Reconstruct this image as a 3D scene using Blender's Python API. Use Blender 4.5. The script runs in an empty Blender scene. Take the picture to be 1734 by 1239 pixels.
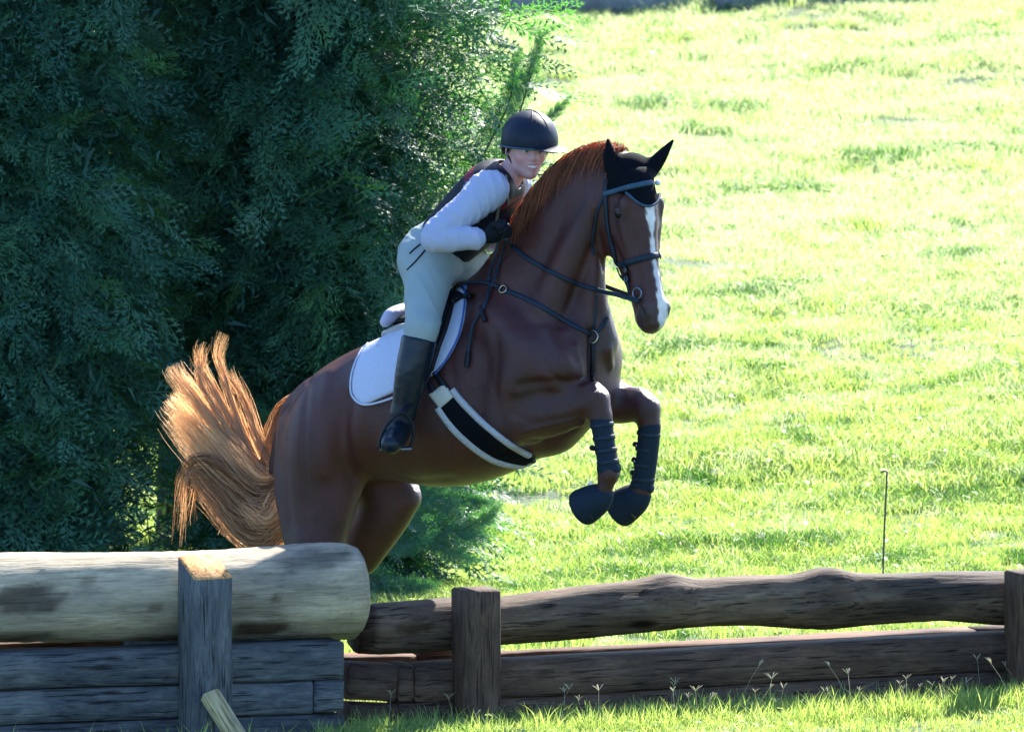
import bpy, math, random
import numpy as np
from mathutils import Vector, Matrix
from mathutils.bvhtree import BVHTree
rng = np.random.default_rng(7); random.seed(7)
scene = bpy.context.scene
COL = scene.collection

# ------------------------------------------------------------------ camera, light, exposure
PITCH = math.radians(5.8); SCL = 420.0; CY = -40.0; CZ = 5.455
FPX = SCL * 40.0 / math.cos(PITCH)
cam_d = bpy.data.cameras.new('camera'); cam = bpy.data.objects.new('camera', cam_d); COL.objects.link(cam)
cam.location = (0, CY, CZ); cam.rotation_euler = (math.pi/2 - PITCH, 0, 0)
cam_d.sensor_width = 36; cam_d.lens = FPX / 1734 * 36; cam_d.clip_start = 1; cam_d.clip_end = 3000
cam_d.dof.use_dof = True; cam_d.dof.focus_distance = 40.0; cam_d.dof.aperture_fstop = 10
scene.camera = cam
SUN_AZ = math.radians(27)      # from straight behind the jump, towards the right
SUN_EL = math.radians(38)
world = bpy.data.worlds.new('World'); scene.world = world; world.use_nodes = True
wn = world.node_tree; wn.nodes.clear()
sky = wn.nodes.new('ShaderNodeTexSky'); sky.sky_type = 'NISHITA'; sky.sun_disc = False
sky.sun_elevation = SUN_EL; sky.sun_rotation = SUN_AZ
sky.ozone_density = 8.0
bg = wn.nodes.new('ShaderNodeBackground'); bg.inputs['Strength'].default_value = 0.13
wo = wn.nodes.new('ShaderNodeOutputWorld')
wn.links.new(sky.outputs[0], bg.inputs[0]); wn.links.new(bg.outputs[0], wo.inputs[0])
sd = bpy.data.lights.new('sun', 'SUN'); sun = bpy.data.objects.new('sun', sd); COL.objects.link(sun)
sd.energy = 5.0; sd.angle = math.radians(0.5); sd.color = (1.0, 0.95, 0.86)
S_DIR = Vector((math.sin(SUN_AZ)*math.cos(SUN_EL), math.cos(SUN_AZ)*math.cos(SUN_EL), math.sin(SUN_EL)))
sun.rotation_euler = S_DIR.to_track_quat('Z', 'Y').to_euler(); sun.location = S_DIR * 30
scene.view_settings.view_transform = 'Standard'; scene.view_settings.look = 'None'
scene.view_settings.gamma = 1; scene.view_settings.use_curve_mapping = False
scene.view_settings.exposure = 2.08
scene.render.engine = 'CYCLES'
scene.cycles.max_bounces = 8; scene.cycles.transparent_max_bounces = 8

# ------------------------------------------------------------------ helpers
def Q(px, py, y):
    """world point at depth y seen at photograph position px, py (telephoto, nearly orthographic)"""
    fx, fz = (px - 867) / FPX, (619.5 - py) / FPX
    d = np.array([fx, math.cos(PITCH) + math.sin(PITCH) * fz, -math.sin(PITCH) + math.cos(PITCH) * fz])
    t = (y - CY) / d[1]
    return np.array([0, CY, CZ]) + t * d
def ray(px, py):
    a = Vector((0, CY, CZ)); b = Vector(Q(px, py, 0.0)); return a, (b - a).normalized()
def nrm(v):
    v = np.asarray(v, float); return v / np.linalg.norm(v)
def tag(o, label=None, cat=None, group=None, kind=None):
    if label: o['label'] = label
    if cat: o['category'] = cat
    if group: o['group'] = group
    if kind: o['kind'] = kind
    return o
def empty(name, loc, rot=(0, 0, 0)):
    o = bpy.data.objects.new(name, None); COL.objects.link(o); o.location = loc; o.rotation_euler = rot
    o.empty_display_size = 0.1
    return o
def link(name, me, parent=None, mat=None):
    o = bpy.data.objects.new(name, me); COL.objects.link(o)
    if mat: me.materials.append(mat)
    if parent is not None:
        o.parent = parent
        bpy.context.view_layer.update() if False else None
        o.matrix_parent_inverse = pmat(parent).inverted()
    return o
def pmat(p):
    m = p.matrix_basis.copy()
    if p.parent is not None: m = pmat(p.parent) @ p.matrix_parent_inverse @ m
    return m
def mesh_np(name, V, Fc, smooth=True):
    """V (n,3), Fc (m,k) integer faces, all with k corners"""
    me = bpy.data.meshes.new(name); V = np.ascontiguousarray(V, np.float32); Fc = np.ascontiguousarray(Fc, np.int32)
    n, (m, k) = len(V), Fc.shape
    me.vertices.add(n); me.vertices.foreach_set('co', V.ravel())
    me.loops.add(m * k); me.loops.foreach_set('vertex_index', Fc.ravel())
    me.polygons.add(m); me.polygons.foreach_set('loop_start', np.arange(0, m * k, k, dtype=np.int32))
    try: me.polygons.foreach_set('loop_total', np.full(m, k, np.int32))
    except Exception: pass
    if smooth: me.polygons.foreach_set('use_smooth', np.ones(m, bool))
    me.update(calc_edges=True); me.validate()
    return me
def set_col(me, C, name='Col'):
    a = me.color_attributes.new(name, 'FLOAT_COLOR', 'POINT')
    C = np.asarray(C, np.float32)
    if C.shape[1] == 3: C = np.c_[C, np.ones(len(C), np.float32)]
    a.data.foreach_set('color', np.ascontiguousarray(C).ravel())
def catmull(P, n):
    P = np.asarray(P, float); m = len(P)
    if m == 2: return P[0] + (P[1] - P[0]) * np.linspace(0, 1, n)[:, None]
    E = np.vstack([2*P[0]-P[1], P, 2*P[-1]-P[-2]])
    out = []
    for s in np.linspace(0, m - 1, n):
        i = min(int(s), m - 2); t = s - i
        a, b, c, d = E[i], E[i+1], E[i+2], E[i+3]
        out.append(0.5*((2*b) + (c-a)*t + (2*a-5*b+4*c-d)*t*t + (3*b-a-3*c+d)*t**3))
    return np.array(out)

# ---- signed-distance sculpting: smooth unions on a grid, skinned by surface nets
class Field:
    def __init__(s, lo, hi, h):
        s.lo = np.array(lo, float); s.h = h
        s.n = np.ceil((np.array(hi) - s.lo) / h).astype(int) + 1
        s.ax = [np.float32(s.lo[i]) + np.arange(s.n[i], dtype=np.float32) * np.float32(h) for i in range(3)]
        s.F = np.full(s.n, 1.0, np.float32)
    def sub(s, lo, hi, m):
        a = np.clip(np.floor((np.array(lo) - m - s.lo) / s.h).astype(int), 0, s.n)
        b = np.clip(np.ceil((np.array(hi) + m - s.lo) / s.h).astype(int) + 1, 0, s.n)
        return tuple(slice(a[i], b[i]) for i in range(3))
    def grid(s, sl):
        return (s.ax[0][sl[0]][:, None, None], s.ax[1][sl[1]][None, :, None], s.ax[2][sl[2]][None, None, :])
    def put(s, sl, D, k, mode='add'):
        F = s.F[sl]
        if mode == 'add':
            if k <= 0: np.minimum(F, D, out=F); return
            h = np.clip(0.5 + 0.5 * (F - D) / k, 0, 1)
            s.F[sl] = F * (1 - h) + D * h - k * h * (1 - h)
        elif mode == 'sub':
            D = -D; h = np.clip(0.5 - 0.5 * (F - D) / max(k, 1e-5), 0, 1)
            s.F[sl] = F * (1 - h) + D * h + k * h * (1 - h)
        else:  # intersect
            s.F[sl] = np.maximum(F, D)
    def chain(s, P, R, L=None, n=None, k=0.04, res=0, mode='add', grow=0.0):
        """tapered limb through points P with radii R; L = radii along the side direction n (one or per point)"""
        P = np.asarray(P, float); R = np.asarray(R, float) * 1.0; L = R.copy() if L is None else np.asarray(L, float)
        N = np.tile(nrm(n if n is not None else (0, 1, 0)), (len(P), 1)) if n is None or np.ndim(n) == 1 else np.asarray(n, float)
        if res:
            A = catmull(np.c_[P, R, L, N], res); P, R, L, N = A[:, :3], A[:, 3], A[:, 4], A[:, 5:8]
        R = R + grow; L = L + grow
        N = N / np.linalg.norm(N, axis=1)[:, None]
        mx = np.maximum(R, L).max(); sl0 = s.sub(P.min(0) - mx, P.max(0) + mx, k + 2 * s.h)
        D = np.full([q.stop - q.start for q in sl0], 1.0, np.float32)
        if D.size == 0: return
        for i in range(len(P) - 1):
            a, b = P[i], P[i+1]; m = max(R[i], R[i+1], L[i], L[i+1])
            sl = s.sub(np.minimum(a, b) - m, np.maximum(a, b) + m, k + 2 * s.h)
            X, Y, Z = s.grid(sl)
            ab = b - a; L2 = max(float(ab @ ab), 1e-9)
            x, y, z = X - np.float32(a[0]), Y - np.float32(a[1]), Z - np.float32(a[2])
            t = np.clip((x * ab[0] + y * ab[1] + z * ab[2]) / L2, 0, 1).astype(np.float32)
            r = R[i] + (R[i+1] - R[i]) * t; l = L[i] + (L[i+1] - L[i]) * t
            x = x - t * ab[0]; y = y - t * ab[1]; z = z - t * ab[2]
            nn = N[i]; c = x * nn[0] + y * nn[1] + z * nn[2]; q = (r / l)
            d2 = x*x + y*y + z*z + c * c * (q * q - 1)
            d = ((np.sqrt(np.maximum(d2, 0)) - r) * np.minimum(1, l / r)).astype(np.float32)
            ss = tuple(slice(sl[j].start - sl0[j].start, sl[j].stop - sl0[j].start) for j in range(3))
            np.minimum(D[ss], d, out=D[ss])
        s.put(sl0, D, k, mode)
    def ell(s, c, rad, axes=None, k=0.04, mode='add', grow=0.0):
        c = np.asarray(c, float); rad = np.asarray(rad, float) * np.ones(3) + grow
        A = np.eye(3) if axes is None else np.array([nrm(a) for a in axes])
        ext = np.sqrt(((A * rad[:, None]) ** 2).sum(0)); sl = s.sub(c - ext, c + ext, k + 2 * s.h)
        X, Y, Z = s.grid(sl); x, y, z = X - c[0], Y - c[1], Z - c[2]
        q1 = 0; q2 = 0
        for i in range(3):
            u = (x * A[i, 0] + y * A[i, 1] + z * A[i, 2]) / rad[i]
            q1 = q1 + u * u; q2 = q2 + (u / rad[i]) ** 2
        k0 = np.sqrt(q1); k1 = np.sqrt(q2) + 1e-6
        D = (k0 * (k0 - 1) / k1)
        D = np.where(k0 < 0.05, -rad.min(), D).astype(np.float32)
        s.put(sl, D, k, mode)
    def cut(s, p, n):
        """keep the side of the plane that n points away from"""
        n = nrm(n); p = np.asarray(p, float)
        X, Y, Z = s.ax[0][:, None, None], s.ax[1][None, :, None], s.ax[2][None, None, :]
        s.F = np.maximum(s.F, ((X - p[0]) * n[0] + (Y - p[1]) * n[1] + (Z - p[2]) * n[2]).astype(np.float32))
    def mesh(s, name, relax=2):
        F = s.F; F[F == 0] = 1e-6
        ins = F < 0
        c = [ins[i:F.shape[0]-1+i, j:F.shape[1]-1+j, k:F.shape[2]-1+k] for i in (0, 1) for j in (0, 1) for k in (0, 1)]
        any_ = c[0].copy(); all_ = c[0].copy()
        for q in c[1:]: any_ |= q; all_ &= q
        act = any_ & ~all_
        I, J, K = np.nonzero(act); n = len(I)
        ids = np.full(act.shape, -1, np.int32); ids[I, J, K] = np.arange(n)
        acc = np.zeros((n, 3)); cnt = np.zeros(n)
        cv = {(i, j, k): F[I+i, J+j, K+k] for i in (0, 1) for j in (0, 1) for k in (0, 1)}
        for a in cv:
            for ax in range(3):
                if a[ax] == 0:
                    b = list(a); b[ax] = 1; b = tuple(b)
                    va, vb = cv[a], cv[b]; m = (va < 0) != (vb < 0)
                    t = np.where(m, va / np.where(m, va - vb, 1), 0)
                    p = np.tile(np.array(a, float), (n, 1)); p[:, ax] = t
                    acc[m] += p[m]; cnt[m] += 1
        V = acc / np.maximum(cnt, 1)[:, None] + np.c_[I, J, K]
        V = s.lo + V * s.h
        faces = []
        for ax in range(3):
            o = [1, 1, 1]; o[ax] = 0
            A = F[o[0]:F.shape[0]-1, o[1]:F.shape[1]-1, o[2]:F.shape[2]-1] if ax != 9 else None
            sl1 = [slice(o[d], F.shape[d]-1) for d in range(3)]; sl2 = list(sl1)
            sl2[ax] = slice(1, F.shape[ax])
            sl1[ax] = slice(0, F.shape[ax]-1)
            a_ = ins[tuple(sl1)]; b_ = ins[tuple(sl2)]
            P = np.argwhere(a_ != b_)
            if len(P) == 0: continue
            base = P + np.array([o[d] for d in range(3)])
            flip = a_[P[:, 0], P[:, 1], P[:, 2]]
            u, v = [(1, 2), (2, 0), (0, 1)][ax]
            q = []
            for du, dv in ((0, 0), (-1, 0), (-1, -1), (0, -1)):
                b = base.copy(); b[:, u] += du; b[:, v] += dv
                q.append(ids[b[:, 0], b[:, 1], b[:, 2]])
            q = np.stack(q, 1)
            q[~flip] = q[~flip][:, ::-1]
            faces.append(q)
        Q4 = np.vstack(faces); Q4 = Q4[(Q4 >= 0).all(1)]
        for _ in range(relax):
            S = np.zeros_like(V); Cn = np.zeros(n)
            for i in range(4):
                a, b = Q4[:, i], Q4[:, (i+1) % 4]
                for d in range(3):
                    S[:, d] += np.bincount(a, V[b, d], n) + np.bincount(b, V[a, d], n)
                Cn += np.bincount(a, minlength=n) + np.bincount(b, minlength=n)
            V = V * 0.45 + 0.55 * S / np.maximum(Cn, 1)[:, None]
        return V, Q4

# ---- swept strips, tubes, hair
def sweep(P, W, T, nrmls, closed=False):
    """flat band of width W and thickness T through points P whose outward normals are given"""
    P = np.asarray(P, float); n = len(P); nr = np.asarray(nrmls, float)
    tg = np.gradient(P, axis=0); tg /= np.linalg.norm(tg, axis=1)[:, None] + 1e-9
    nr = nr - (nr * tg).sum(1)[:, None] * tg; nr /= np.linalg.norm(nr, axis=1)[:, None] + 1e-9
    sd_ = np.cross(tg, nr); W = np.ones(n) * W; T = np.ones(n) * T
    pro = [(-1, 0), (-.86, .8), (0, 1.0), (.86, .8), (1, 0), (.8, -.3), (-.8, -.3)]
    k = len(pro); V = []
    for a, b in pro: V.append(P + sd_ * (a * W / 2)[:, None] + nr * (b * T)[:, None])
    V = np.stack(V, 1).reshape(-1, 3); Fc = []
    for i in range(n - 1):
        for j in range(k):
            Fc.append((i*k+j, i*k+(j+1) % k, (i+1)*k+(j+1) % k, (i+1)*k+j))
    Fc += [(0, 1, 2, 6), (2, 3, 5, 6), (3, 4, 5, 5)][:0]
    return V, np.array(Fc)[:, ::-1]
def tube(P, R, k=8, caps=True):
    P = np.asarray(P, float); n = len(P); R = np.ones(n) * R
    tg = np.gradient(P, axis=0); tg /= np.linalg.norm(tg, axis=1)[:, None] + 1e-9
    ref = np.array([0, 0, 1.0]) if abs(tg[:, 2]).mean() < .8 else np.array([0, 1.0, 0])
    a = np.cross(tg, ref); a /= np.linalg.norm(a, axis=1)[:, None] + 1e-9; b = np.cross(tg, a)
    V = []
    for i in range(k):
        th = 2 * math.pi * i / k
        V.append(P + (a * math.cos(th) + b * math.sin(th)) * R[:, None])
    V = np.stack(V, 1).reshape(-1, 3)
    Fc = [(i*k+j, i*k+(j+1) % k, (i+1)*k+(j+1) % k, (i+1)*k+j) for i in range(n-1) for j in range(k)]
    if caps:
        c0, c1 = len(V), len(V) + 1; V = np.vstack([V, P[0], P[-1]])
        for j in range(0, k, 2):
            Fc.append((c0, (j+2) % k, (j+1) % k, j)); o = (n-1)*k
            Fc.append((c1, o+j, o+(j+1) % k, o+(j+2) % k))
    return V, np.array(Fc)
def merge(parts):
    V, Fc, o = [], [], 0
    for v, f in parts: V.append(v); Fc.append(np.asarray(f) + o); o += len(v)
    return np.vstack(V), np.vstack(Fc)
def strands(guides, jit, rad, colf):
    """guides: (m,s,3) hair centre lines -> thin three-sided strands"""
    G = np.asarray(guides, float); m, s, _ = G.shape
    tg = np.gradient(G, axis=1); tg /= np.linalg.norm(tg, axis=2)[..., None] + 1e-9
    ref = rng.normal(size=(m, 1, 3)); a = np.cross(tg, ref); a /= np.linalg.norm(a, axis=2)[..., None] + 1e-9
    b = np.cross(tg, a); r = rad
    V = np.stack([G + (a*math.cos(t) + b*math.sin(t)) * r[..., None] for t in (0, 2.1, 4.2)], 2)
    idx = np.arange(m * s * 3).reshape(m, s, 3); Fc = []
    for j in range(3):
        j2 = (j+1) % 3
        Fc.append(np.stack([idx[:, :-1, j], idx[:, :-1, j2], idx[:, 1:, j2], idx[:, 1:, j]], -1).reshape(-1, 4))
    C = np.repeat(colf, 3, axis=1) if colf.ndim == 2 else colf
    return V.reshape(-1, 3), np.vstack(Fc)

# ---- materials
def nodes(name):
    m = bpy.data.materials.new(name); m.use_nodes = True; nt = m.node_tree; nt.nodes.clear()
    out = nt.nodes.new('ShaderNodeOutputMaterial'); return m, nt, out
def N(nt, typ, **kw):
    n = nt.nodes.new(typ)
    for k, v in kw.items():
        if k in n.inputs.keys() if isinstance(k, str) else False: n.inputs[k].default_value = v
        else: setattr(n, k, v)
    return n
def ramp(nt, fac, stops):
    r = nt.nodes.new('ShaderNodeValToRGB'); e = r.color_ramp.elements
    while len(e) < len(stops): e.new(0.5)
    for i, (p, c) in enumerate(stops): e[i].position = p; e[i].color = (*c, 1) if len(c) == 3 else c
    nt.links.new(fac, r.inputs[0]); return r.outputs[0]
def noise(nt, vec, scale, detail=4, rough=.5, dist=0):
    n = nt.nodes.new('ShaderNodeTexNoise'); n.inputs['Scale'].default_value = scale; n.inputs['Detail'].default_value = detail
    n.inputs['Roughness'].default_value = rough; n.inputs['Distortion'].default_value = dist
    if vec is not None: nt.links.new(vec, n.inputs['Vector'])
    return n.outputs[0]
def coords(nt, scale=(1, 1, 1)):
    t = nt.nodes.new('ShaderNodeTexCoord'); mp = nt.nodes.new('ShaderNodeMapping'); mp.inputs['Scale'].default_value = scale
    nt.links.new(t.outputs['Object'], mp.inputs[0]); return mp.outputs[0]
def bump(nt, h, strength, dist=0.01):
    b = nt.nodes.new('ShaderNodeBump'); b.inputs['Strength'].default_value = strength; b.inputs['Distance'].default_value = dist
    nt.links.new(h, b.inputs['Height']); return b.outputs[0]
def mixc(nt, a, b, f, mode='MIX'):
    m = nt.nodes.new('ShaderNodeMix'); m.data_type = 'RGBA'; m.blend_type = mode
    for s, v in ((m.inputs[0], f), (m.inputs[6], a), (m.inputs[7], b)):
        if isinstance(v, (int, float)): s.default_value = v
        elif isinstance(v, tuple): s.default_value = (*v, 1) if len(v) == 3 else v
        else: nt.links.new(v, s)
    return m.outputs[2]
def simple(name, col, rough=.6, var=.25, scale=30, bmp=.15, spec=.5, sheen=0, metal=0, coat=0, attr=False, stretch=(1, 1, 1), bd=.004, trans=0):
    m, nt, out = nodes(name)
    p = nt.nodes.new('ShaderNodeBsdfPrincipled'); v = coords(nt, stretch)
    n1 = noise(nt, v, scale, 6, .6)
    if attr:
        a = nt.nodes.new('ShaderNodeAttribute'); a.attribute_name = 'Col'; base = a.outputs['Color']
    else: base = col
    hi = tuple(1 + var for _ in range(3)); lo = tuple(1 - var for _ in range(3))
    r = ramp(nt, n1, [(.3, lo), (.7, (1, 1, 1))])
    c = mixc(nt, base, r, 1.0, 'MULTIPLY'); nt.links.new(c, p.inputs['Base Color'])
    p.inputs['Roughness'].default_value = rough; p.inputs['Metallic'].default_value = metal
    p.inputs['Specular IOR Level'].default_value = spec
    p.inputs['Sheen Weight'].default_value = sheen; p.inputs['Coat Weight'].default_value = coat
    nt.links.new(bump(nt, n1, bmp, bd), p.inputs['Normal'])
    sh = p.outputs[0]
    if trans:
        t = nt.nodes.new('ShaderNodeBsdfTranslucent'); nt.links.new(c, t.inputs[0]); ms = nt.nodes.new('ShaderNodeMixShader')
        ms.inputs[0].default_value = trans; nt.links.new(sh, ms.inputs[1]); nt.links.new(t.outputs[0], ms.inputs[2]); sh = ms.outputs[0]
    nt.links.new(sh, out.inputs[0]); return m
def leafy(name, ca, cb, trans=.45, rough=.5, tcol=None, spec=.3):
    """thin leaf: reflects and lets light through; colour varies by a per-piece attribute"""
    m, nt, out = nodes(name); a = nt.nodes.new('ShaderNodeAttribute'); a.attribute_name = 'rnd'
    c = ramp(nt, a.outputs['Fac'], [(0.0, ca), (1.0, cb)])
    p = nt.nodes.new('ShaderNodeBsdfPrincipled'); nt.links.new(c, p.inputs['Base Color']); p.inputs['Roughness'].default_value = rough
    p.inputs['Specular IOR Level'].default_value = spec
    t = nt.nodes.new('ShaderNodeBsdfTranslucent')
    tc = mixc(nt, c, tcol or (1.6, 1.7, .6), 1.0, 'MULTIPLY'); nt.links.new(tc, t.inputs[0])
    ms = nt.nodes.new('ShaderNodeMixShader'); ms.inputs[0].default_value = trans
    nt.links.new(p.outputs[0], ms.inputs[1]); nt.links.new(t.outputs[0], ms.inputs[2]); nt.links.new(ms.outputs[0], out.inputs[0])
    return m
def wood(name, c1, c2, c3, dark=(.03, .025, .022), scale=1.0, rough=.75, knots=True, patches=None, strk=.8, crk=.8):
    """weathered timber, grain along local X"""
    m, nt, out = nodes(name); v = coords(nt, (1.5*scale, 9*scale, 9*scale)); v2 = coords(nt, (1.2, 3, 3)); v3 = coords(nt, (1.6, 34*scale, 34*scale))
    oi = nt.nodes.new('ShaderNodeObjectInfo')
    g = noise(nt, v, 3, 8, .65, .6); f = noise(nt, v3, 3, 5, .6, .3); b = noise(nt, v2, 1.6, 4, .5)
    c = ramp(nt, g, [(.25, c1), (.5, c2), (.75, c3)])
    c = mixc(nt, c, ramp(nt, b, [(.35, (.55, .55, .58)), (.65, (1.15, 1.1, 1.0))]), 1.0, 'MULTIPLY')
    crack = ramp(nt, f, [(.36, dark), (.46, (1, 1, 1))]); c = mixc(nt, c, crack, crk, 'MULTIPLY')
    c = mixc(nt, c, ramp(nt, noise(nt, coords(nt, (5, 22, 22)), 2.2, 6, .7, 1.2), [(.32, (.45, .48, .55)), (.5, (.95, .95, .95)), (.68, (1.25, 1.2, 1.12))]), strk, 'MULTIPLY')
    hsv = nt.nodes.new('ShaderNodeHueSaturation'); rr = nt.nodes.new('ShaderNodeMapRange')
    rr.inputs[3].default_value = .8; rr.inputs[4].default_value = 1.2
    nt.links.new(oi.outputs['Random'], rr.inputs[0]); nt.links.new(rr.outputs[0], hsv.inputs['Value']); nt.links.new(c, hsv.inputs['Color']); c = hsv.outputs[0]
    if knots:
        vo = nt.nodes.new('ShaderNodeTexVoronoi'); vo.inputs['Scale'].default_value = 1.0
        nt.links.new(coords(nt, (1.9, 5.0, 5.0)), vo.inputs['Vector'])
        k = ramp(nt, vo.outputs['Distance'], [(.06, (.12, .1, .09)), (.11, (.45, .4, .36)), (.16, (1, 1, 1))]); c = mixc(nt, c, k, 1.0, 'MULTIPLY')
    if patches:
        a = nt.nodes.new('ShaderNodeAttribute'); a.attribute_name = 'Col'
        c = mixc(nt, c, a.outputs['Color'], 1.0, 'MULTIPLY')
    p = nt.nodes.new('ShaderNodeBsdfPrincipled'); nt.links.new(c, p.inputs['Base Color']); p.inputs['Roughness'].default_value = rough
    p.inputs['Specular IOR Level'].default_value = .12
    h = mixc(nt, g, f, .5); nt.links.new(bump(nt, h, .7, .012), p.inputs['Normal']); nt.links.new(p.outputs[0], out.inputs[0])
    return m
def coat_mat(name):
    m, nt, out = nodes(name); a = nt.nodes.new('ShaderNodeAttribute'); a.attribute_name = 'Col'
    v = coords(nt); n1 = noise(nt, v, 9, 5, .6); n2 = noise(nt, coords(nt, (1, 1, 3)), 160, 2, .6)
    c = mixc(nt, a.outputs['Color'], ramp(nt, n1, [(.3, (.66, .62, .66)), (.7, (1.25, 1.12, 1.02))]), 1.0, 'MULTIPLY')
    c = mixc(nt, c, ramp(nt, n2, [(.3, (.8, .8, .8)), (.7, (1.08, 1.08, 1.08))]), 1.0, 'MULTIPLY')
    p = nt.nodes.new('ShaderNodeBsdfPrincipled'); nt.links.new(c, p.inputs['Base Color']); p.inputs['Roughness'].default_value = .34
    p.inputs['Specular IOR Level'].default_value = .45; p.inputs['Sheen Weight'].default_value = .03; p.inputs['Sheen Roughness'].default_value = .4
    p.inputs['Sheen Tint'].default_value = (.8, .8, 1, 1)
    h = mixc(nt, n1, n2, .5); nt.links.new(bump(nt, h, .6, .010), p.inputs['Normal']); nt.links.new(p.outputs[0], out.inputs[0]); return m
def hair_mat(name, ca, cb, tr=.5):
    m, nt, out = nodes(name); a = nt.nodes.new('ShaderNodeAttribute'); a.attribute_name = 'rnd'
    c = ramp(nt, a.outputs['Fac'], [(0, ca), (1, cb)])
    p = nt.nodes.new('ShaderNodeBsdfPrincipled'); nt.links.new(c, p.inputs['Base Color']); p.inputs['Roughness'].default_value = .4
    t = nt.nodes.new('ShaderNodeBsdfTranslucent'); nt.links.new(mixc(nt, c, (1.3, 1.25, 1.15), 1.0, 'MULTIPLY'), t.inputs[0]); ms = nt.nodes.new('ShaderNodeMixShader'); ms.inputs[0].default_value = .5
    nt.links.new(p.outputs[0], ms.inputs[1]); nt.links.new(t.outputs[0], ms.inputs[2]); nt.links.new(ms.outputs[0], out.inputs[0]); ms.inputs[0].default_value = tr; return m
def set_rnd(me, vals):
    a = me.attributes.new('rnd', 'FLOAT', 'POINT'); a.data.foreach_set('value', np.ascontiguousarray(vals, np.float32))
# ------------------------------------------------------------------ ground, field, far wall
def gh(x, y):
    x = np.asarray(x, float); y = np.asarray(y, float)
    d = np.maximum(y - 4, 0); d = np.where(d > 40, 40 + (d - 40) * .3, d)
    s = d * .045 * np.clip(d / 6, 0, 1)
    w = np.clip((y - 1.5) / 4, 0, 1)
    s = s + w * (.035 * np.sin(y * 2.1 - x * .9 + .6) * np.sin(x * .7 + y * .33 + 1) + .03 * np.sin(y * 1.05 - x * .55) + .06 * np.sin(y * .43 + x * .21 + 2) + .015 * np.sin(x * 3.1 + y * 1.3) * np.sin(y * 4.2 - x * 1.2))
    return s
def axis(lo, hi, fine, a, b):
    mid = np.arange(a, b, fine); lo_ = a - np.geomspace(fine, a - lo, 40)[::-1]; hi_ = b + np.geomspace(fine, hi - b, 60) - fine
    return np.concatenate([lo_, mid, hi_])
gx = axis(-900, 900, .12, -5, 6); gy = axis(-60, 1800, .12, -2.5, 34)
GX, GY = np.meshgrid(gx, gy, indexing='ij'); GV = np.stack([GX, GY, gh(GX, GY)], -1).reshape(-1, 3)
ii = np.arange(len(GV)).reshape(GX.shape); GF = np.stack([ii[:-1, :-1], ii[1:, :-1], ii[1:, 1:], ii[:-1, 1:]], -1).reshape(-1, 4)
m, nt, out = nodes('meadow_soil'); v = coords(nt)
c = ramp(nt, noise(nt, v, 14, 8, .7), [(.3, (.022, .040, .016)), (.5, (.045, .080, .022)), (.7, (.075, .115, .032))])
c = mixc(nt, c, ramp(nt, noise(nt, v, .6, 3), [(.35, (.8, .9, .8)), (.7, (1.15, 1.05, 1.0))]), 1.0, 'MULTIPLY')
p = nt.nodes.new('ShaderNodeBsdfPrincipled'); nt.links.new(c, p.inputs['Base Color']); p.inputs['Roughness'].default_value = .9
nt.links.new(bump(nt, noise(nt, v, 30, 6), 1, .03), p.inputs['Normal']); nt.links.new(p.outputs[0], out.inputs[0])
tag(link('ground', mesh_np('ground', GV, GF), None, m), kind='structure', label='green sloping meadow ground behind and in front of the jumps')

# grass tufts: a few tuft meshes, scattered by geometry nodes (one uncountable mass)
def blades(n, rad, h0, h1, w, lean=.5, segs=3, broad=0):
    V, Fc, Rn = [], [], []; o = 0
    for i in range(n):
        a = rng.uniform(0, 6.283); q = rad * math.sqrt(rng.uniform()); x, y = q*math.cos(a), q*math.sin(a)
        h = rng.uniform(h0, h1); b = rng.uniform(0, 6.283); ln = rng.uniform(.1, 1) * lean * h; f = rng.uniform(0, 6.283)
        dx, dy = math.cos(b), math.sin(b); wx, wy = math.cos(f), math.sin(f); r = rng.uniform()
        for s_ in range(segs + 1):
            t = s_ / segs; ww = w * (1 - t ** 1.5) * rng.uniform(.8, 1.2); cx, cy, cz = x + dx*ln*t*t, y + dy*ln*t*t, h*(t - .25*t*t*lean)
            V += [(cx - wx*ww, cy - wy*ww, cz), (cx + wx*ww, cy + wy*ww, cz)]; Rn += [r, r]
            if s_ < segs: Fc.append((o + 2*s_, o + 2*s_ + 1, o + 2*s_ + 3, o + 2*s_ + 2))
        o += 2 * (segs + 1)
    for i in range(broad):   # clover leaves: small round blades held nearly flat
        a = rng.uniform(0, 6.283); q = rad * math.sqrt(rng.uniform()); c0 = np.array([q*math.cos(a), q*math.sin(a), rng.uniform(h0*.6, h1*.8)]); r = rng.uniform()
        up = nrm(np.array([rng.normal()*.5, rng.normal()*.5, 1])); e = nrm(np.cross(up, [1, 0, .1])); g = np.cross(up, e)
        for k in range(3):
            t = 2.094*k + a; d1 = e*math.cos(t) + g*math.sin(t); d2 = np.cross(up, d1); L = rng.uniform(.010, .018)
            pts = [c0, c0 + d1*L*.7 + d2*L*.55 + up*.003, c0 + d1*L*1.25, c0 + d1*L*.7 - d2*L*.55 + up*.003]; V += [tuple(p_) for p_ in pts]; Rn += [r]*4
            Fc.append((o, o+1, o+2, o+3)); o += 4
    me = mesh_np('tuft', np.array(V), np.array(Fc)); set_rnd(me, np.array(Rn)); return me
GRASS = leafy('grass_blade', (.15, .26, .065), (.33, .42, .15), trans=.5, rough=.42, tcol=(1.75, 1.6, 1.0), spec=.22)
HAZEG = leafy('haze_pale_grass_blade', (.26, .35, .16), (.45, .50, .31), trans=.5, rough=.5, tcol=(1.6, 1.55, 1.2), spec=.2)  # whitening by haze over the far field, put into the grass colour
DARKG = leafy('dark_shade_clover', (.03, .095, .03), (.08, .18, .05), trans=.35, rough=.45, tcol=(1.6, 1.7, .6), spec=.3)  # deeper green, with the shade in gaps between blades put into the colour
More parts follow.
